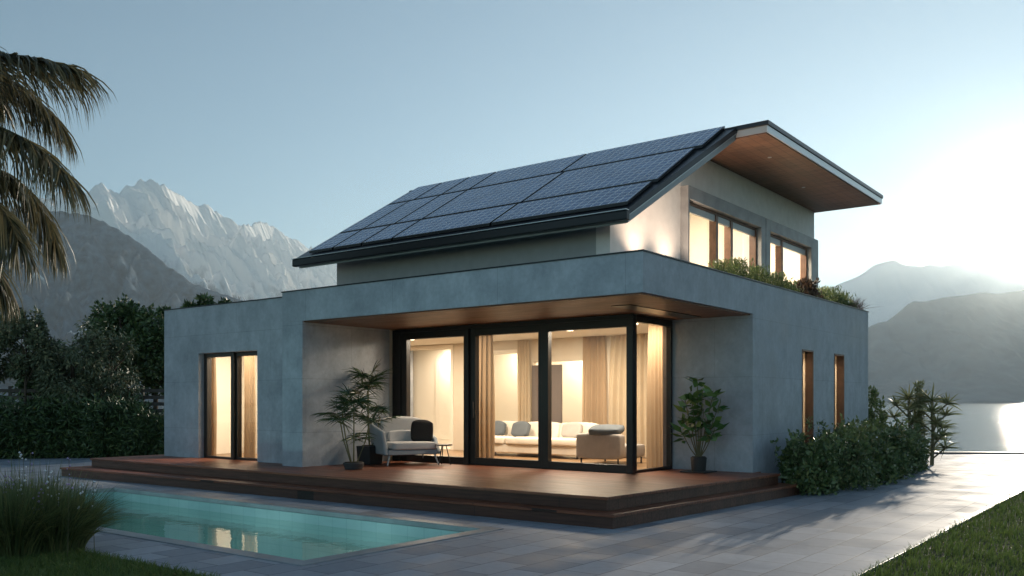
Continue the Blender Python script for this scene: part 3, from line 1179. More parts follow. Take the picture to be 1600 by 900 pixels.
slab_slope(0.0, 0.012, -0.02, 'eave_soffit', 'fascia')
slab_slope(0.013, 0.135, 0.0, 'roof_fascia', 'fascia')
slab_slope(0.136, 0.235, 0.035, 'roof_slope', 'roof')
# gutter along the eave
b = MB()
b.box(-13.72, -6.40, 11.02, 11.13, rz(11.1) + 0.06, rz(11.1) + 0.20)
H(b.build('gutter', M['black'], bevel=0.02))
b = MB()
b.box(-13.73, -6.395, 11.01, 11.10, rz(11.1) + 0.203, rz(11.1) + 0.213)
b.hull8([(-6.42, 11.12, rz(11.12) + .128), (-6.398, 11.12, rz(11.12) + .128), (-6.09, YJ, rz(YJ) + .128), (-6.12, YJ, rz(YJ) + .128)],
        [(-6.42, 11.12, rz(11.12) + .140), (-6.398, 11.12, rz(11.12) + .140), (-6.09, YJ, rz(YJ) + .140), (-6.12, YJ, rz(YJ) + .140)])
H(b.build('drip_trim', M['trimwhite']))
# flat roof
YF, YK = 14.18, 20.84
b = MB()
b.box(UXL - 0.45, FX, YF + .001, YK, 6.0, 6.02)
H(b.build('upper_soffit', M['soffit_y']))
b = MB()
b.box(UXL - 0.45, FX + 0.012, YF - .012, YK + .012, 6.021, 6.13)
H(b.build('flat_roof_fascia', M['fascia']))
b = MB()
b.box(FX + 0.0125, FX + 0.03, YF - .012, YK + .012, 6.01, 6.125)
H(b.build('flat_roof_trim', M['trimwhite']))
b = MB()
b.box(UXL - 0.47, FX + 0.05, YF - .04, YK + .04, 6.131, 6.205)
H(b.build('flat_roof', M['roof'], bevel=0.006))
for (x, y) in ((-6.1, 15.6), (-6.4, 18.2)):
    b = MB()
    b.tube([(x, y, 5.99), (x, y, 5.9995)], 0.035, 14)
    H(b.build('soffit_spot', M['trimwhite']))

# solar panels: rows by Y, columns by X
rows = [(11.20, 11.93, (-13.45, -12.76, -11.99, -11.22, -9.00, -6.46)),
        (11.99, 13.25, (-13.45, -12.78, -11.93, -11.22, -8.96, -6.40)),
        (13.31, 14.17, (-13.42, -12.68, -11.92, -11.22, -9.06, -6.30))]
for y0, y1, cx in rows:
    for i in range(len(cx) - 1):
        xa, xb = cx[i] + 0.02, cx[i + 1] - 0.02
        b = MB()
        z_ = lambda y, o: rz(y) + o
        b.hull8([(xa, y0, z_(y0, .25)), (xb, y0, z_(y0, .25)), (xb, y1, z_(y1, .25)), (xa, y1, z_(y1, .25))],
                [(xa, y0, z_(y0, .295)), (xb, y0, z_(y0, .295)), (xb, y1, z_(y1, .295)), (xa, y1, z_(y1, .295))])
        fr = H(b.build('solar_panel', M['black']))
        g = MB()
        i2 = 0.015
        g.face((xa + i2, y0 + i2, z_(y0 + i2, .2965)), (xb - i2, y0 + i2, z_(y0 + i2, .2965)), (xb - i2, y1 - i2, z_(y1 - i2, .2965)), (xa + i2, y1 - i2, z_(y1 - i2, .2965)))
        go = g.build('cells', M['solar'])
        uv = go.data.uv_layers.new(name='uv')
        s_ = math.sqrt(1 + sl_ ** 2)
        for k, (ux, uy) in enumerate(((0, 0), (xb - xa, 0), (xb - xa, (y1 - y0) * s_), (0, (y1 - y0) * s_))):
            uv.data[k].uv = (ux, uy)
        go.parent = fr

# lamps in the ceilings (things that give the warm light)
def downlight(x, y, z, energy, size=0.5, col=(1, 0.83, 0.63), label=''):
    b = MB()
    b.tube([(0, 0, 0), (0, 0, -0.018)], 0.09, 20)
    o = b.build('ceiling_lamp', M['lamp'])
    o.location = (x, y, z)
    setp(o, label, 'ceiling lamp')
    ld = bpy.data.lights.new('downlight', 'AREA')
    ld.energy = energy
    ld.shape = 'DISK'
    ld.size = size
    ld.color = col
    lo = bpy.data.objects.new('downlight', ld)
    COL.objects.link(lo)
    lo.location = (x, y, z - 0.03)
    return o


WARM = 1.05
for x, y, e, lb in ((-12.2, 14.6, 78, 'round ceiling lamp in the living room above the tan curtain'), (-10.3, 15.4, 78, 'round ceiling lamp over the living room sofa'),
                    (-8.5, 14.9, 85, 'round ceiling lamp behind the corner window'), (-14.8, 15.4, 80, 'round ceiling lamp at the left end of the living room'),
                    (-16.0, 17.9, 32, 'round ceiling lamp in the lit niche on the left'), (-13.6, 17.9, 22, 'round ceiling lamp behind the second doorway'),
                    (-11.8, 17.9, 28, 'round ceiling lamp in the passage behind the taupe panel'), (-16.4, 12.5, 75, 'round ceiling lamp in the small left room'),
                    (-15.0, 12.4, 30, 'round ceiling lamp beside the pier in the small left room')):
    downlight(x, y, RC, e * WARM, label=lb)
downlight(-8.0, 15.4, 5.59, 85, label='round ceiling lamp upstairs behind the three part window')
downlight(-8.0, 18.9, 5.59, 85, label='round ceiling lamp upstairs behind the two part window')
downlight(-6.85, 17.64, RC, 60, label='round ceiling lamp behind the first slit window')
downlight(-6.85, 19.6, RC, 60, label='round ceiling lamp behind the second slit window')


# small uplights on the roof that wash the gable wall
for y, lb in ((12.4, 'small black uplight on the roof at the near end of the gable wall'), (13.4, 'small black uplight on the roof left of the window surround')):
    b = MB()
    b.tube([(0, 0, 0), (0, 0, 0.10)], 0.05, 14)
    b.build('lamp_body', M['black'], empty('uplight', (UX + 0.28, y, 3.421), lb, 'uplight'))
    ld = bpy.data.lights.new('uplight', 'SPOT')
    ld.energy = 110
    ld.spot_size = math.radians(125)
    ld.spot_blend = 0.9
    ld.shadow_soft_size = 0.04
    ld.color = (1, 0.72, 0.5)
    lo = bpy.data.objects.new('uplight', ld)
    COL.objects.link(lo)
    lo.location = (UX + 0.28, y, 3.55)
    lo.rotation_euler = (math.radians(180), math.radians(20), 0)
# ------------------------------------------------------------------ curtains
def curtain(p0, p1, z0, z1, m, label, waves=7, amp=0.05, flare=1.0):
    c = (Vector(p0) + Vector(p1)) / 2
    d = Vector(p1) - Vector(p0)
    ln = d.length
    d.normalize()
    nrm = Vector((-d.y, d.x))
    n, k = waves * 12, 14
    v = []
    ph = [random.uniform(0.6, 1.4) for _ in range(waves + 2)]
    for j in range(k + 1):
        t = j / k
        w = ln / 2 * (0.88 + 0.12 * flare * (1 - t) + 0.05 * math.sin(3 * t))
        for i in range(n + 1):
            s = i / n
            a = 0.8 * amp * ph[int(s * waves)] * (0.7 + 0.5 * (1 - t)) * math.sin(s * waves * 2 * math.pi + 0.5 * math.sin(4 * t))
            p = Vector(d) * ((s - 0.5) * 2 * w) + nrm * a
            v.append((p.x, p.y, z0 + (z1 - z0) * t))
    f = [(j * (n + 1) + i, j * (n + 1) + i + 1, (j + 1) * (n + 1) + i + 1, (j + 1) * (n + 1) + i) for j in range(k) for i in range(n)]
    b = MB()
    b.v, b.f = v, f
    o = b.build('curtain', M[m], smooth=True)
    o.location = (c.x, c.y, 0)
    setp(o, label, 'curtain')
    return o


zc0, zc1 = D + 0.02, RC - 0.01
curtain((-11.50, 13.78), (-10.98, 13.78), zc0, zc1, 'curtain', 'tan floor length curtain gathered beside the left post of the middle sliding door', 4, 0.055)
curtain((-7.95, 14.45), (-7.95, 15.12), zc0, zc1, 'curtain', 'tan pleated curtain hanging behind the corner window', 5, 0.05)
curtain((-11.15, 17.2), (-10.5, 17.2), zc0, zc1, 'curtain', 'brown pleated curtain on the back wall right of the bright passage', 4, 0.05)
curtain((-10.45, 17.2), (-8.9, 17.2), zc0, zc1, 'curtain2', 'wide cream curtain on the back wall behind the grey sofa block', 9, 0.05)
curtain((-13.0, 17.2), (-12.62, 17.2), zc0, zc1, 'curtain2', 'cream curtain between the second doorway and the taupe panel', 4, 0.04)
curtain((-17.85, 11.82), (-17.32, 11.82), zc0, zc1, 'curtain', 'tan curtain at the left edge of the patio door', 5, 0.045)
curtain((-16.32, 11.82), (-15.92, 11.82), zc0, zc1, 'curtain', 'tan curtain at the right edge of the patio door', 5, 0.045)


# ------------------------------------------------------------------ furniture
def softbox(w, d, h, puff=0.0, cuts=4):
    """a cushion: box subdivided and puffed"""
    bm_v, bm_f = [], []
    import bmesh
    bm = bmesh.new()
    bmesh.ops.create_cube(bm, size=1.0)
    bmesh.ops.subdivide_edges(bm, edges=bm.edges[:], cuts=cuts, use_grid_fill=True)
    for v in bm.verts:
        for i in range(3):
            t = v.co[i] * 2
            v.co[i] = 0.5 * (1 if t > 0 else -1) * abs(t) ** 0.6 if abs(t) < 0.999 else v.co[i]
    for v in bm.verts:
        x, y, z = v.co * 2
        fx, fy, fz = 1 - x * x, 1 - y * y, 1 - z * z
        k = 0.03
        v.co = Vector(((x * (1 - k * (1 - fy) * 0.6 - k * (1 - fz) * 0.4) + puff * 0.3 * x * fy * fz) * w / 2,
                       (y * (1 - k * (1 - fx) * 0.6 - k * (1 - fz) * 0.4) + puff * 0.3 * y * fx * fz) * d / 2,
                       (z * (1 - 0.07 * (1 - fx) - 0.07 * (1 - fy)) + puff * z * fx * fy) * h / 2))
    return bm


def soft(name, parent, size, locn, m, rot=(0, 0, 0), puff=0.15):
    bm = softbox(*size, puff)
    me = bpy.data.meshes.new(name)
    bm.to_mesh(me)
    bm.free()
    me.shade_smooth()
    me.materials.append(M[m])
    o = bpy.data.objects.new(name, me)
    COL.objects.link(o)
    o.location = locn
    o.rotation_euler = rot
    if parent:
        o.parent = parent
    md = o.modifiers.new('sub', 'SUBSURF')
    md.levels = md.render_levels = 2
    return o


# outdoor armchair on the deck
ac = empty('armchair', (-12.42, 12.80, D + 0.003), 'wide pale grey upholstered armchair with slim legs on the deck', 'armchair', rz=math.radians(64))
ac.scale = (1.28, 1.0, 1.0)
soft('seat_cushion', ac, (0.72, 0.80, 0.15), (0.02, -0.06, 0.37), 'chair', puff=0.12)
soft('back_cushion', ac, (0.66, 0.17, 0.50), (-0.0, 0.30, 0.66), 'chair', (math.radians(-14), 0, 0), 0.2)
soft('lumbar_cushion', ac, (0.50, 0.13, 0.25), (0.0, 0.17, 0.52), 'chair', (math.radians(-18), 0, 0), 0.3)
b = MB()
# wrap-round shell: two sloping sides and a back
b.hull8([(-0.46, -0.42, 0.20), (-0.39, -0.42, 0.20), (-0.39, 0.40, 0.20), (-0.46, 0.40, 0.20)],
        [(-0.48, -0.26, 0.66), (-0.41, -0.26, 0.66), (-0.41, 0.52, 0.80), (-0.48, 0.52, 0.80)])
o = b.build('side_panel', M['chairshell'], ac, bevel=0.03, seg=3)
b = MB()
b.hull8([(0.39, -0.42, 0.20), (0.46, -0.42, 0.20), (0.46, 0.40, 0.20), (0.39, 0.40, 0.20)],
        [(0.41, -0.10, 0.52), (0.48, -0.10, 0.52), (0.48, 0.52, 0.72), (0.41, 0.52, 0.72)])
b.build('side_panel', M['chairshell'], ac, bevel=0.03, seg=3)
b = MB()
b.hull8([(-0.40, 0.38, 0.20), (0.40, 0.38, 0.20), (0.40, 0.45, 0.20), (-0.40, 0.45, 0.20)],
        [(-0.40, 0.47, 0.86), (0.40, 0.47, 0.86), (0.40, 0.54, 0.86), (-0.40, 0.54, 0.86)])
b.build('back_panel', M['chairshell'], ac, bevel=0.03, seg=3)
b = MB()
b.box(-0.40, 0.40, -0.42, 0.38, 0.20, 0.30)
b.build('seat_base', M['chairshell'], ac, bevel=0.02)
for sx in (-1, 1):
    for sy in (-1, 1):
        b = MB()
        b.tube([(sx * 0.36, sy * 0.34, 0.21), (sx * 0.41, sy * 0.39, 0.0)], [0.016, 0.011], 10)
        b.build('leg', M['fascia'], ac)
o = soft('cushion', None, (0.42, 0.15, 0.40), (-12.28, 13.10, D + 0.64), 'blackcloth', (math.radians(-18), math.radians(4), math.radians(48)), 0.35)
setp(o, 'black woven cushion leaning on the pale grey armchair', 'cushion')

# side table beside the armchair
st_ = empty('side_table', (-11.72, 13.12, D + 0.003), 'small dark side table standing right of the armchair', 'table')
b = MB()
b.tube([(0, 0, 0.37), (0, 0, 0.395)], 0.17, 28)
b.build('table_top', M['frame'], st_)
for k in range(3):
    a = k * 2.094 + 0.5
    b = MB()
    b.tube([(0.05 * math.cos(a), 0.05 * math.sin(a), 0.37), (0.14 * math.cos(a), 0.14 * math.sin(a), 0.0)], 0.010, 8)
    b.build('leg', M['frame'], st_)

# cream sofa along the back of the living room
sf = empty('sofa', (-11.6, 16.3, D + 0.007), 'long cream sofa with low backrests in the living room', 'sofa')
b = MB()
b.box(-1.75, 1.25, -0.42, 0.45, 0.08, 0.27)
b.build('base', M['sofa'], sf, bevel=0.02)
for i, x in enumerate((-1.25, -0.25, 0.75)):
    soft('seat_cushion', sf, (1.0, 0.82, 0.17), (x, -0.05, 0.35), 'sofa', puff=0.12)
    soft('back_cushion', sf, (0.98, 0.2, 0.42), (x, 0.36, 0.55), 'sofa', (math.radians(-8), 0, 0), 0.12)
for x in (-1.65, 1.15):
    for y in (-0.36, 0.38):
        b = MB()
        b.tube([(x, y, 0.08), (x, y, 0)], 0.02, 8)
        b.build('foot', M['frame'], sf)
for x, y, lb, m in ((-13.0, 16.42, 'slate cushion at the far left end of the cream sofa', 'pillow'), (-12.25, 16.35, 'slate cushion near the middle of the cream sofa', 'pillow'),
                    (-10.85, 16.35, 'grey cushion on the cream sofa beside the grey sofa block', 'sofa2')):
    o = soft('cushion', None, (0.46, 0.13, 0.30), (x, y, D + 0.60), m, (math.radians(-20), 0, math.radians(random.uniform(-8, 8))), 0.5)
    setp(o, lb, 'cushion')
gs = empty('lounge_chair', (-9.25, 15.35, D + 0.007), 'warm grey boxy lounge seat with its back to the glass', 'armchair')
soft('seat', gs, (0.98, 0.9, 0.28), (0, 0.1, 0.25), 'sofa2', puff=0.05)
soft('backrest', gs, (1.02, 0.22, 0.52), (0, -0.42, 0.36), 'sofa2', puff=0.03)
for x in (-0.42, 0.42):
    for y in (-0.45, 0.45):
        b = MB()
        b.tube([(x, y, 0.12), (x, y, 0)], 0.018, 8)
        b.build('foot', M['frame'], gs)
o = soft('cushion', None, (0.62, 0.40, 0.14), (-9.15, 15.0, D + 0.68), 'pillow', (math.radians(12), 0, 0.2), 0.5)
setp(o, 'dark slate cushion on top of the grey lounge seat', 'cushion')


# ------------------------------------------------------------------ potted plants
def pot(parent, r0, r1, h, m='pot', square=False):
    b = MB()
    if square:
        b.hull8([(-r0, -r0, 0), (r0, -r0, 0), (r0, r0, 0), (-r0, r0, 0)], [(-r1, -r1, h), (r1, -r1, h), (r1, r1, h), (-r1, r1, h)])
    else:
        b.tube([(0, 0, 0), (0, 0, h * 0.9), (0, 0, h)], [r0, r1, r1], 24)
    b.build('pot', M[m], parent, bevel=0.008)
    b = MB()
    b.tube([(0, 0, h + 0.001), (0, 0, h + 0.012)], r1 * 0.85, 16)
    b.build('soil', M['soil'], parent)


def fan_leaf(c, dirn, r, n=17, up=None):
    """fan palm leaf: long blades radiating from c"""
    d = Vector(dirn).normalized()
    s = d.cross(Vector((0, 0, 1)))
    if s.length < 0.1:
        s = Vector((1, 0, 0))
    s.normalize()
    base, tip, bend = [], [], []
    for i in range(n):
        a = (i / (n - 1) - 0.5) * math.radians(230)
        v = d * math.cos(a) + s * math.sin(a)
        v = v + Vector((random.uniform(-.12, .12), random.uniform(-.12, .12), random.uniform(-.12, .18)))
        ln = r * (0.75 + 0.3 * math.cos(a * 0.6)) * random.uniform(0.85, 1.1)
        t = Vector(c) + v * ln - Vector((0, 0, 0.30 * ln))
        base.append(c)
        tip.append(t)
        bend.append((0, 0, 0.09 * ln))
    return np.array(base, float), np.array(tip, float), np.array(bend, float)


def fan_palm(locn, stems, label, m, group=None, potargs=None):
    root = empty('potted_palm', locn, label, 'potted plant', group)
    pot(root, *potargs)
    B, T_, Bn = [], [], []
    b = MB()
    for (x, y, z, nf, r) in stems:
        b.tube([(x * .2, y * .2, potargs[2]), (x * 0.7, y * 0.7, z * 0.55), (x, y, z)], [0.015, 0.012, 0.010], 7)
        for k in range(nf):
            a = 2 * math.pi * k / nf + random.uniform(-.4, .4)
            el = random.uniform(0.05, 1.1)
            d = Vector((math.cos(a) * math.cos(el), math.sin(a) * math.cos(el), math.sin(el)))
            c = Vector((x, y, z)) + d * random.uniform(0.1, 0.24) + Vector((0, 0, random.uniform(-.18, .05)))
            b.tube([(x, y, z - 0.1), tuple(c)], 0.004, 5)
            u, v, w = fan_leaf(tuple(c), d, r)
            B.append(u), T_.append(v), Bn.append(w)
    b.build('stems', M['stem'], root)
    v, f = ribbon_blades(np.concatenate(B), np.concatenate(T_), 0.024, np.concatenate(Bn), 4)
    fast_mesh('leaves', v, f, M[m], root)
    return root


fan_palm((-12.22, 11.22, D + 0.002), [(-0.38, 0.0, 0.95, 6, 0.36), (0.12, -0.1, 1.22, 7, 0.38), (0.28, 0.15, 0.92, 6, 0.34), (-0.15, 0.15, 0.62, 5, 0.30), (-0.08, -0.2, 1.02, 5, 0.34)],
         'leafy fan palm in a low grey pot at the front of the recess', 'potleaf', potargs=(0.16, 0.19, 0.12, 'potgrey'))
fan_palm((-12.98, 12.35, D + 0.002), [(-0.05, 0.0, 1.62, 9, 0.42), (0.22, 0.05, 0.95, 5, 0.28), (0.05, -0.1, 1.15, 4, 0.28), (-0.1, 0.02, 1.45, 5, 0.4)],
         'taller dark fan palm in a black square pot behind the armchair', 'potleaf', potargs=(0.17, 0.19, 0.36, 'pot', True))

# broad leaved plant on the right
rp = empty('potted_shrub', (-6.92, 14.42, D + 0.002), 'glossy broad leaved plant in a black pot by the right recess wall', 'potted plant')
b = MB()
b.box(-0.24, 0.24, -0.24, 0.24, 0.0, 0.018)
b.build('saucer', M['pot'], rp, bevel=0.004)
pot(rp, 0.12, 0.14, 0.26, 'pot')
b = MB()
P_, Dd = [], []
for (x, y, z) in ((-0.26, 0.0, 1.25), (-0.05, 0.05, 1.62), (0.10, -0.05, 1.42), (0.28, 0.0, 1.38), (0.36, 0.05, 1.18), (-0.22, -0.1, 0.95), (0.05, 0.1, 1.1), (0.22, 0.1, 0.86), (-0.34, 0, 0.72), (0.33, -0.05, 0.75), (-0.02, -0.1, 0.92), (-0.18, 0.05, 1.45)):
    b.tube([(x * .1, y * .1, 0.26), (x * .45, y * .5, z * 0.55), (x, y, z)], [0.012, 0.009, 0.005], 6)
    for k in range(13):
        t = random.uniform(0.72, 1.0)
        a = k * 2.4
        P_.append((x * t, y * t, z * t if t > .9 else z * (t + .02)))
        Dd.append((math.cos(a) * 0.95, math.sin(a) * 0.95, random.uniform(-0.25, 0.9)))
b.build('stems', M['stem'], rp)
v, f = leaves(np.array(P_), 0.25, 0.10, np.array(Dd) * 1.6, droop=0.1, spread=0.5)
fast_mesh('leaves', v, f, M['broadleaf'], rp)


# ------------------------------------------------------------------ shrubs and trees
def shrub(name, locn, rad, n, leaf, m, label, cat, group=None, clumps=40, cl=0.3, droop=0.0, stems=6, hollow=0.35, boxy=0.0, shoots=0):
    root = empty(name, locn, label, cat, group)
    c = (0, 0, rad[2])
    p, out = crown_points(n, c, rad, clumps, cl, hollow)
    if boxy:
        # fill towards the foot so that the bush reaches the ground
        k = rng.uniform(size=n) < boxy
        p[k, 2] = rng.uniform(0.02, rad[2], k.sum())
        s = rng.uniform(0.6, 1.0, k.sum())[:, None]
        a = rng.uniform(0, 2 * np.pi, k.sum())
        p[k, :2] = np.stack([np.cos(a) * rad[0], np.sin(a) * rad[1]], 1) * s
    p[:, 2] = np.maximum(p[:, 2], 0.02)
    if shoots:
        # upright sprigs that break the outline
        ks = rng.integers(0, shoots, 26 * shoots)
        ax = rng.normal(0, rad[0] * 0.55, shoots)
        ay = rng.normal(0, rad[1] * 0.55, shoots)
        top = rad[2] * 2 * rng.uniform(0.85, 1.22, shoots)
        lean_ = np.clip(rng.normal(0, 0.10, (shoots, 2)), -0.15, 0.15)
        ax = np.clip(ax, -rad[0] * 0.8, rad[0] * 0.8)
        ay = np.clip(ay, -rad[1] * 0.8, rad[1] * 0.8)
        t = rng.uniform(0.55, 1.0, len(ks))
        sp_ = np.stack([ax[ks] + lean_[ks, 0] * t, ay[ks] + lean_[ks, 1] * t, top[ks] * t], 1) + rng.normal(0, 0.022, (len(ks), 3))
        p = np.concatenate([p, sp_])
        out = np.concatenate([out, rng.normal(0, 0.5, (len(ks), 3)) + np.array([0, 0, 0.3])])
    v, f = leaves(p, leaf[0], leaf[1], out * 1.2 + np.array([0, 0, 0.35 - droop]), droop=droop)
    fast_mesh('foliage', v, f, M[m], root)
    if name == 'bush':
        fp_ = p[rng.integers(0, len(p), 90)] * np.array([1.06, 1.06, 1.03])
        v, f = leaves(fp_, 0.035, 0.03, None)
        fast_mesh('flowers', v, f, M['petal'], root)
    b = MB()
    for k in range(stems):
        a = rng.uniform(0, 6.28)
        x, y = math.cos(a) * rad[0] * 0.6, math.sin(a) * rad[1] * 0.6
        b.tube([(x * .15, y * .15, -0.02), (x * .6, y * .6, rad[2] * 0.9), (x, y, rad[2] * 1.5)], [0.02, 0.013, 0.006], 6)
    b.build('stems', M['stem'], root)
    return root


def tree(name, locn, h, crown, n, leaf, m, label, clumps=46, cl=0.26, droop=0.0, trunk=0.10, crownz=None, group=None):
    root = empty(name, locn, label, 'tree', group)
    cz = crownz if crownz else h - crown[2]
    p, out = crown_points(n, (0, 0, cz), crown, clumps, cl, 0.25)
    p[:, 2] = np.maximum(p[:, 2], 0.15)
    v, f = leaves(p, leaf[0], leaf[1], out + np.array([0, 0, 0.2]), droop=droop)
    fast_mesh('crown', v, f, M[m], root)
    b = MB()
    b.tube([(0, 0, -0.1), (0.05, 0, cz * 0.5), (0, 0.05, cz), (0.05, 0, cz + crown[2] * 0.7)], [trunk, trunk * 0.8, trunk * 0.55, trunk * 0.15], 10)
    for k in range(9):
        a = k * 2.4
        z = cz * 0.6 + k * crown[2] * 0.12
        b.tube([(0, 0, z), (math.cos(a) * crown[0] * 0.4, math.sin(a) * crown[1] * 0.4, z + 0.35), (math.cos(a) * crown[0] * 0.8, math.sin(a) * crown[1] * 0.8, z + 0.6)],
               [trunk * 0.4, trunk * 0.25, 0.01], 6)
    b.build('trunk', M['bark'], root)
    return root


def rd(px, d):
    return (px - 800) / 1399 * d


tree('young_tree', V(rd(38, 26.5), 26.5), 4.75, (0.75, 0.75, 1.45), 5200, (0.13, 0.07), 'willowleaf', 'slender small leaved tree with an airy top under the palm fronds', 34, 0.22, trunk=0.05)
tree('young_tree', V(rd(-15, 27), 27), 4.2, (0.9, 0.9, 1.2), 5200, (0.13, 0.07), 'willowleaf', 'small leaved tree at the left edge of the garden', 34, 0.24, trunk=0.05)
tree('weeping_tree', V(rd(112, 27), 27), 3.9, (1.15, 1.0, 1.6), 11000, (0.15, 0.045), 'willowleaf', 'grey green drooping tree in front of the dark trees', 50, 0.26, droop=0.9, trunk=0.07)
tree('weeping_tree', V(rd(172, 27.5), 27.5), 3.75, (0.95, 0.9, 1.6), 9000, (0.15, 0.045), 'willowleaf', 'paler drooping tree just left of the house corner', 50, 0.26, droop=0.9, trunk=0.07)
tree('round_tree', V(rd(186, 31), 31), 5.15, (1.15, 1.1, 1.5), 11000, (0.16, 0.09), 'treeleaf', 'dense round topped dark tree rising above the drooping trees', 56, 0.27, trunk=0.12)
tree('round_tree', V(rd(242, 30.5), 30.5), 4.65, (0.95, 1.0, 1.35), 11000, (0.16, 0.09), 'treeleaf', 'dark tree touching the left corner of the house', 50, 0.28, trunk=0.10)
tree('round_tree', V(rd(80, 31), 31), 3.6, (1.4, 1.0, 1.2), 9000, (0.16, 0.09), 'treeleaf', 'low broad dark tree between the two airy trees', 50, 0.28, trunk=0.10)
tree('round_tree', V(rd(325, 33), 33), 5.55, (0.95, 0.9, 0.75), 2200, (0.24, 0.10), 'treeleaf', 'tree whose top peeks over the flat roof of the side block', 16, 0.25, trunk=0.10)
for i, (px, d, w, h_) in enumerate(((-30, 25.6, 1.0, 1.15), (35, 25.9, 0.95, 1.10), (95, 26.1, 0.9, 1.2), (150, 26.2, 0.9, 1.15), (203, 26.3, 0.85, 1.1), (250, 26.6, 0.7, 0.95))):
    lb = ['feathery dark shrub at the far left of the hedge row', 'dark shrub below the slatted fence on the left', 'dark shrub under the drooping grey green tree',
          'dark shrub under the paler drooping tree', 'dark shrub left of the gap that shows the fence', 'low dark shrub at the foot of the house corner'][i]
    shrub('garden_shrub', V(rd(px, d), d), (w, w * 0.9, h_ * (0.66 if i != 5 else 0.58)), 9000, (0.22, 0.045), 'hedgeleaf', lb, 'shrub', 'dark shrubs along the garden edge', 60, 0.3, 0.3, boxy=0.35, shoots=30)

# slatted fence behind the shrubs
fn = empty('slatted_fence', V(-14, 28.3), 'weathered grey horizontal slat fence behind the garden shrubs', 'fence', rz=YAW)
for i in range(9):
    b = MB()
    x = -4 + i * 1.05
    b.box(x - 0.04, x + 0.04, 0.03, 0.11, 0, 2.1)
    b.build('post', M['fencewood'], fn)
b = MB()
for k in range(9):
    b.box(-4.1, 4.5, 0, 0.025, 0.22 + k * 0.21, 0.22 + k * 0.21 + 0.11)
b.build('slat_panel', M['fencewood'], fn)

# bushes along the right facade
bl = ['small leaved bush nearest to the deck step', 'bush below the first slit window', 'bush between the two slit windows', 'bush below the second slit window',
      'sunlit bush at the end of the facade', 'last bush of the facade row towards the lake']
for i, (x, y, r, h_) in enumerate(((-5.4, 15.65, 0.48, 1.0), (-5.22, 16.95, 0.62, 1.12), (-5.25, 18.35, 0.62, 1.14), (-5.3, 19.75, 0.60, 1.1), (-5.38, 21.15, 0.56, 1.05), (-5.5, 22.4, 0.50, 1.0))):
    shrub('bush', (x, y, 0), (r, r * 1.1, h_ * (0.44, 0.49, 0.42, 0.48, 0.44, 0.40)[i]), 4600, ((0.10, 0.055), (0.08, 0.045), (0.11, 0.06))[i % 3], 'bushleaf', bl[i], 'bush', 'bushes along the right facade', 46, 0.22, 0, boxy=0.35, stems=9, shoots=34)
for i, (x, y, h_, lb) in enumerate(((V(rd(1366, 23.5), 23.5).x, V(rd(1366, 23.5), 23.5).y, 2.0, 'leafy shrub peeking past the far corner of the house'),)):
    shrub('garden_shrub', (x, y, 0), (0.30, 0.30, h_ * 0.5), 1500, (0.13, 0.07), 'bushleaf', lb, 'shrub', None, 24, 0.25)


def rosette(base, r, n, up=0.5):
    d = rng.normal(size=(n, 3))
    d[:, 2] = np.abs(d[:, 2]) * up + rng.uniform(-0.35, 0.6, n)
    d /= np.linalg.norm(d, axis=1)[:, None]
    b0 = np.tile(np.array(base, float), (n, 1))
    ln = r * rng.uniform(0.75, 1.1, (n, 1))
    tip = b0 + d * ln
    tip[:, 2] -= 0.18 * ln[:, 0]
    bend = np.zeros((n, 3))
    bend[:, 2] = 0.06 * ln[:, 0]
    return ribbon_blades(b0 + d * 0.02, tip, 0.045, bend, 3)


for (pxx, d, hh, r, heads, lb) in ((1420, 23.0, 1.68, 0.55, 9, 'spiky yucca at the lake end of the bushes, the left one'), (1456, 22.6, 1.62, 0.60, 13, 'spiky yucca closest to the water, right of the tall leafy stem')):
    root = empty('yucca', V(rd(pxx, d), d), lb, 'yucca', 'yuccas by the lake')
    parts = [rosette((0, 0, hh), r, 46)]
    b = MB()
    b.tube([(0, 0, 0), (0.03, 0, hh * 0.5), (0, 0, hh)], [0.05, 0.04, 0.035], 8)
    for k in range(heads):
        a = k * 2.2 + 0.5
        z = hh * (0.93 - 0.062 * k)
        c = (math.cos(a) * 0.38, math.sin(a) * 0.38, z + 0.05)
        parts.append(rosette(c, r * 0.72, 30, 0.7))
        b.tube([(0, 0, z - 0.25), c], 0.02, 6)
    b.build('trunk', M['stem'], root)
    v, f = join_arr(parts)
    fast_mesh('leaves', v, f, M['yucca'], root)
root = empty('tall_stem_plant', V(rd(1437, 22.8), 22.8), 'tall thin leafy stem between the two yuccas', 'plant')
b = MB()
b.tube([(0, 0, 0), (0.02, 0, 1.1), (-0.02, 0, 2.05)], [0.02, 0.015, 0.005], 6)
b.build('stem', M['stem'], root)
z = rng.uniform(0.6, 2.08, 420)
p = np.stack([rng.normal(0, 0.05, 420), rng.normal(0, 0.05, 420), z], 1)
v, f = leaves(p, 0.13, 0.05, np.array([0, 0, 0.3]), spread=1.0)
fast_mesh('leaves', v, f, M['yucca'], root)

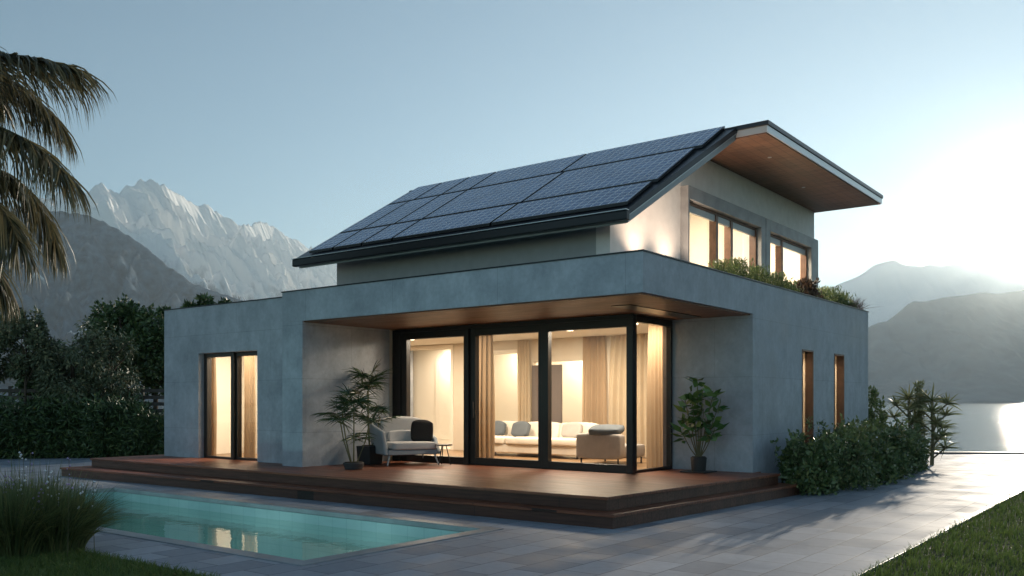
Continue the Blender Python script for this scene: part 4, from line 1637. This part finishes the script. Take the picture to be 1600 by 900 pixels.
# ------------------------------------------------------------------ plants on the roof edge
rt = empty('roof_planter', (-6.6, 17.5, 3.42), 'long dark planter trough behind the roof edge', 'planter')
b = MB()
b.box(-0.20, 0.20, -3.6, 4.0, 0.002, 0.26)
b.build('trough', M['cap'], rt, bevel=0.01)
b = MB()
b.box(-0.18, 0.18, -3.58, 3.98, 0.261, 0.275)
b.build('soil', M['soil'], rt)
rl = [(14.35, 0.20, 0.30, 'planterleaf', 'feathery green roof plant at the near end of the planter', 0.5), (15.05, 0.26, 0.42, 'planterleaf', 'green roof plant below the first window mullions', 0.9),
      (15.85, 0.26, 0.38, 'planterleaf', 'green roof plant under the right pane of the three part window', 0.9), (16.65, 0.26, 0.34, 'planterleaf', 'green roof plant below the grey pier between the windows', 0.9),
      (17.35, 0.22, 0.26, 'planterleaf', 'low green roof plant left of the bronze leaved one', 0.7), (18.35, 0.26, 0.38, 'redleaf', 'dark bronze leaved roof plant below the two part window', 1.0),
      (19.15, 0.22, 0.30, 'planterleaf', 'small green roof plant right of the bronze leaved one', 0.8), (20.0, 0.34, 0.42, 'planterleaf', 'wide green roof plant beyond the window surround', 1.0),
      (20.7, 0.24, 0.34, 'planterleaf', 'green roof plant next to the reddish twigs', 0.8)]
for y, r, h_, m, lb, k in rl:
    root = empty('roof_plant', (-6.42 + rng.uniform(-.04, .04), y, 3.70), lb, 'plant', 'plants in the roof planter')
    n = int(900 * k)
    base = np.stack([rng.normal(0, r * 0.35, n), rng.normal(0, r * 1.0, n), np.zeros(n)], 1)
    hgt = h_ * rng.uniform(0.3, 1.0, n) * np.exp(-(base[:, 1] / (r * 1.7)) ** 2)
    p = base + np.stack([rng.normal(0, .04, n), rng.normal(0, .05, n), hgt], 1)
    lf = (0.085, 0.022) if m == 'planterleaf' else (0.10, 0.055)
    v1, f1 = leaves(p, lf[0], lf[1], np.array([0, 0, 0.9]), spread=1.0)
    ns = 60
    bs = base[:ns] * 0.7
    tp = bs + np.stack([rng.normal(0, .08, ns), rng.normal(0, .10, ns), h_ * rng.uniform(0.7, 1.1, ns)], 1)
    v2, f2 = ribbon_blades(bs, tp, 0.008, np.zeros((ns, 3)), 2)
    v, f = join_arr([(v1, f1), (v2, f2)])
    fast_mesh('leaves', v, f, M[m], root)
root = empty('roof_plant', (-6.36, 21.35, 3.70), 'reddish twiggy roof plant at the far corner of the roof', 'plant', 'plants in the roof planter')
n = 420
bs = np.stack([rng.normal(0, .08, n), rng.normal(0, .14, n), np.zeros(n)], 1)
tp = bs + np.stack([rng.normal(0, .14, n), rng.normal(0.05, .26, n), rng.uniform(0.08, 0.36, n)], 1)
v, f = ribbon_blades(bs, tp, 0.011, np.tile([0, 0, 0.03], (n, 1)), 3)
fast_mesh('leaves', v, f, M['twig'], root)


# ------------------------------------------------------------------ big palm on the left
PD = 14.0
pc = V(rd(-109, PD), PD, 6.0)
palm = empty('palm_tree', (pc.x, pc.y, 0), 'tall palm with long drooping fronds at the left edge', 'palm tree')
b = MB()
b.tube([(0.5, -0.2, -0.05), (0.3, -0.1, 2.5), (0.1, 0, 4.8), (0, 0, 6.1)], [0.2, 0.15, 0.13, 0.16], 14)
b.build('trunk', M['bark'], palm, smooth=True)


def frond(pts, lmax, seed_, hang=0.8):
    """pts: rachis points relative to the palm top"""
    pts = [Vector(p) for p in pts]
    # smooth the path (Catmull-Rom)
    path = []
    P = [pts[0] * 2 - pts[1]] + pts + [pts[-1] * 2 - pts[-2]]
    for i in range(1, len(P) - 2):
        for k in range(20):
            t = k / 20
            path.append(0.5 * ((2 * P[i]) + (-P[i - 1] + P[i + 1]) * t + (2 * P[i - 1] - 5 * P[i] + 4 * P[i + 1] - P[i + 2]) * t * t + (-P[i - 1] + 3 * P[i] - 3 * P[i + 1] + P[i + 2]) * t ** 3))
    path.append(pts[-1])
    n = len(path)
    root = bpy.data.objects.new('frond', bpy.data.meshes.new('frond'))
    mb = MB()
    mb.tube(path, [0.028 * (1 - i / n) + 0.005 for i in range(n)], 6)
    base, tip, bend = [], [], []
    for i in range(3, n):
        T = (path[min(i + 1, n - 1)] - path[i - 1]).normalized()
        S = T.cross(Vector((0, 0, 1)))
        S = S.normalized() if S.length > 0.05 else V(0, 1).normalized()
        s = i / n
        ll = lmax * (0.35 + 0.85 * math.sin(math.pi * min(1, 0.15 + 0.72 * s)))
        for side in (-1, 1):
            for rep in range(3):
                dv = T * random.uniform(0.3, 0.9) * (0.6 + 0.7 * s) + S * side * random.uniform(0.05, 0.8) + Vector((0, 0, -hang * random.uniform(0.35, 1.25)))
                dv.normalize()
                l_ = ll * (random.uniform(0.75, 1.15) if random.random() < 0.8 else random.uniform(0.3, 0.7))
                p0 = path[i].lerp(path[i - 1], random.random())
                base.append(p0)
                tip.append(p0 + dv * l_ + Vector((0, 0, -0.12 * l_)))
                bend.append((T * 0.12 + S * side * 0.08 + Vector((0, 0, 0.13))) * l_)
    v, f = ribbon_blades(np.array(base), np.array(tip), 0.036, np.array(bend), 4)
    tv, tf = np.array(mb.v), [x for x in mb.f if len(x) == 4]
    vv, ff = join_arr([(v, f), (tv, np.array(tf))])
    o = fast_mesh('frond', vv, ff, M['palmleaf'])
    o.location = (0, 0, 6.0)
    o.parent = palm


def fp(px, py, dd=0.0):
    """a point relative to the palm top, as the frond passes in front of a spot"""
    d = PD + dd
    w = V(rd(px - 34, d), d, 1.6 + (628 - py) / 1399 * d)
    return w - Vector((pc.x, pc.y, 6.0))


frond([fp(-75, 185), fp(-30, 110, -.2), (fp(25, 86, -.3)), fp(90, 92, -.4), fp(150, 106, -.4)], 0.98, 1, 0.75)
frond([fp(-75, 185), fp(-25, 135, .3), fp(30, 122, .5), fp(85, 150, .6), fp(120, 185, .6)], 0.98, 8, 0.95)
frond([fp(-75, 190), fp(-30, 175, -.4), fp(25, 195, -.7), fp(85, 225, -.9), fp(140, 275, -1.0)], 0.98, 2, 1.0)
frond([fp(-75, 195), fp(-40, 215, .3), fp(10, 255, .6), fp(60, 280, .7), fp(100, 330, .7), fp(118, 372, .7)], 0.98, 3, 1.1)
frond([fp(-75, 200), fp(-50, 240, -.2), fp(-10, 290, -.5), fp(35, 325, -.7), fp(62, 375, -.8)], 0.98, 4, 1.1)
frond([fp(-75, 205), fp(-60, 290, -.3), fp(-25, 350, -.4), fp(10, 400, -.5), fp(25, 430, -.5)], 0.98, 5, 1.2)
frond([fp(-75, 185), fp(-80, 90, -.5), fp(-130, 40, -1.5), fp(-200, 60, -2.2), fp(-250, 150, -2.4)], 0.98, 6, 0.9)
frond([fp(-75, 185), fp(-130, 160, .5), fp(-190, 200, .9), fp(-240, 290, 1.1)], 0.98, 7, 1.0)
frond([fp(-75, 185), fp(-60, 100, 1.0), fp(-20, 60, 1.9), fp(20, 100, 2.6), fp(40, 170, 2.9)], 0.75, 9, 1.0)

# ------------------------------------------------------------------ grasses
# lawn on the right (dense near the paving)
n = 95000
gx = rng.uniform(XL - 0.02, 3.6, n)
gy = rng.uniform(5.5, 21, n)
dd = -SY * gx + CY * gy
rr = CY * gx + SY * gy
keep = (rr / dd < 0.68) & (rng.uniform(size=n) < np.clip(9.0 / dd, 0.3, 1))
gx, gy = gx[keep], gy[keep]
n = len(gx)
base = np.stack([gx, gy, np.full(n, -0.015)], 1)
patch = 0.75 + 0.35 * perlin(gx * 1.7, gy * 1.7, 5)
hgt = rng.uniform(0.03, 0.14, n) * patch
lean = rng.normal(0, 0.03, (n, 2)) + np.array([0.012, -0.01])
tip = base + np.concatenate([lean, hgt[:, None]], 1)
v, f = ribbon_blades(base, tip, 0.010, np.concatenate([-lean * 0.2, np.full((n, 1), 0.012)], 1), 2)
o = fast_mesh('lawn_grass', v, f, M['grass'], kind='stuff')
setp(o, 'mown green lawn right of the paving', 'grass')
# short grass in the lower left
n = 60000
gx = rng.uniform(-13.5, -6.85, n)
gy = rng.uniform(2.2, 4.82, n)
base = np.stack([gx, gy, np.full(n, -0.035)], 1)
lean = rng.normal(0, 0.035, (n, 2))
tip = base + np.concatenate([lean, rng.uniform(0.03, 0.12, (n, 1))], 1)
v, f = ribbon_blades(base, tip, 0.010, np.concatenate([-lean * 0.2, np.full((n, 1), 0.012)], 1), 2)
o = fast_mesh('garden_grass', v, f, M['grass'], kind='stuff')
setp(o, 'short dark grass in the lower left corner', 'grass')


def tuft(locn, r, h_, n, label, seed_=0):
    root = empty('grass_tuft', locn, label, 'ornamental grass', 'tall grass tufts beside the pool')
    a = rng.uniform(0, 2 * np.pi, n)
    q_ = r * 0.45 * np.sqrt(rng.uniform(0, 1, n))
    base = np.stack([np.cos(a) * q_, np.sin(a) * q_, np.full(n, -0.04)], 1)
    out = rng.uniform(0.05, 1.15, n) ** 1.1
    hh = h_ * (0.35 + 0.75 * rng.beta(2.2, 1.6, n)) * (1 - 0.35 * out)
    tall = rng.uniform(size=n) < 0.05
    hh = np.where(tall, hh * 1.3, hh)
    tip = np.stack([np.cos(a) * (q_ + out * r * 0.8), np.sin(a) * (q_ + out * r * 0.8), hh], 1) + rng.normal(0, 0.05, (n, 3))
    bend = np.stack([-np.cos(a) * out * 0.08, -np.sin(a) * out * 0.08, 0.10 * out], 1)
    v, f = ribbon_blades(base, tip, 0.013, bend, 4)
    fast_mesh('blades', v, f, M['tuft'], root)
    return root


tuft(V(rd(85, 9.6), 9.6), 0.62, 0.80, 2600, 'broad tall grass tuft nearest to the pool edge')
tuft(V(rd(20, 9.3), 9.3), 0.60, 0.84, 2600, 'tall grass tuft in the far lower left corner')
tuft(V(rd(-50, 9.6), 9.6), 0.60, 0.85, 3500, 'tall grass tuft cut by the left edge')
tuft(V(rd(50, 10.1), 10.1), 0.55, 0.82, 3500, 'tall grass tuft at the back of the group')

# flowering stems with small white heads above the tufts
k = 0
labels = 'thin stem with %s white flower heads %s'
FL = ['thin flower stem rising third from the left edge above the grass tufts', 'flower stem just right of the third one from the left edge', 'flower stem in the middle of the grass tufts, slightly low',
      'tallest flower stem over the left grass tuft', 'flower stem standing upright between the two front tufts', 'short flower stem over the left half of the broad grass tuft',
      'leftmost thin flower stem at the picture edge', 'tall flower stem over the centre of the broad grass tuft', 'flower stem over the right half of the broad grass tuft',
      'rightmost flower stem, the one nearest to the pool water', 'lowest flower stem of all, almost hidden by blades', 'tall thin flower stem left of the tallest stems']
spots = [(18, 716), (30, 735), (66, 752), (48, 706), (76, 728), (90, 745), (8, 735), (108, 712), (128, 752), (145, 752), (58, 770), (36, 700)]
for (px, py) in spots:
    d = 9.6 + random.uniform(-.4, .5)
    z = 1.6 + (628 - py) / 1399 * d
    p0 = V(rd(px, d), d)
    root = empty('flower_stem', (p0.x, p0.y, -0.03), FL[spots.index((px, py))], 'flower', 'flower stems above the grass tufts')
    b = MB()
    dx = random.uniform(-.12, .12)
    b.tube([(-dx, 0, 0), (-dx * .3, 0, z * 0.6), (0, 0, z + 0.03)], [0.004, 0.003, 0.002], 5)
    b.build('stem', M['stem'], root)
    vs = []
    for j in range(9):
        t = random.uniform(0.62, 1.0)
        c = Vector((-dx * (1 - t) + random.uniform(-.03, .03), random.uniform(-.03, .03), z * t + 0.03))
        rr_ = random.uniform(0.007, 0.017)
        b2 = [(c + Vector(w) * rr_) for w in ((1, 0, 0), (-1, 0, 0), (0, 1, 0), (0, -1, 0), (0, 0, 1), (0, 0, -1))]
        vs.append(b2)
    b = MB()
    for s in vs:
        o_i = len(b.v)
        b.v += [tuple(x) for x in s]
        b.f += [tuple(o_i + i for i in t_) for t_ in ((0, 2, 4), (2, 1, 4), (1, 3, 4), (3, 0, 4), (2, 0, 5), (1, 2, 5), (3, 1, 5), (0, 3, 5))]
    b.build('flower_heads', M['petal'] if random.random() < 0.55 else M['lilac'], root, smooth=True)

# ------------------------------------------------------------------ haze
HZ = 0.75e-4
HZ2 = 0.038e-4
b = MB()
c4 = [q(-8800, -60), q(8800, -60), q(8800, 8800), q(-8800, 8800)]
b.prism(c4, -31.5, 1450)
m, nt, p = mat('haze_air')
nt.nodes.remove(p)
pv = N(nt, 'ShaderNodeVolumePrincipled')
pv.inputs['Color'].default_value = (0.78, 0.92, 1.0, 1)
pv.inputs['Density'].default_value = HZ
pv.inputs['Anisotropy'].default_value = 0.52
pw = N(nt, 'ShaderNodeVolumePrincipled')         # the coarser droplets that make the glow round the sun
pw.inputs['Color'].default_value = (1.0, 0.86, 0.64, 1)
pw.inputs['Density'].default_value = HZ2
pw.inputs['Anisotropy'].default_value = 0.95
av = N(nt, 'ShaderNodeAddShader')
L(nt, pv.outputs[0], av.inputs[0])
L(nt, pw.outputs[0], av.inputs[1])
L(nt, av.outputs[0], nt.nodes['Material Output'].inputs['Volume'])
hz = b.build('haze', m, kind='stuff')
setp(hz, 'thin haze in the air over the lake and the mountains', 'haze')
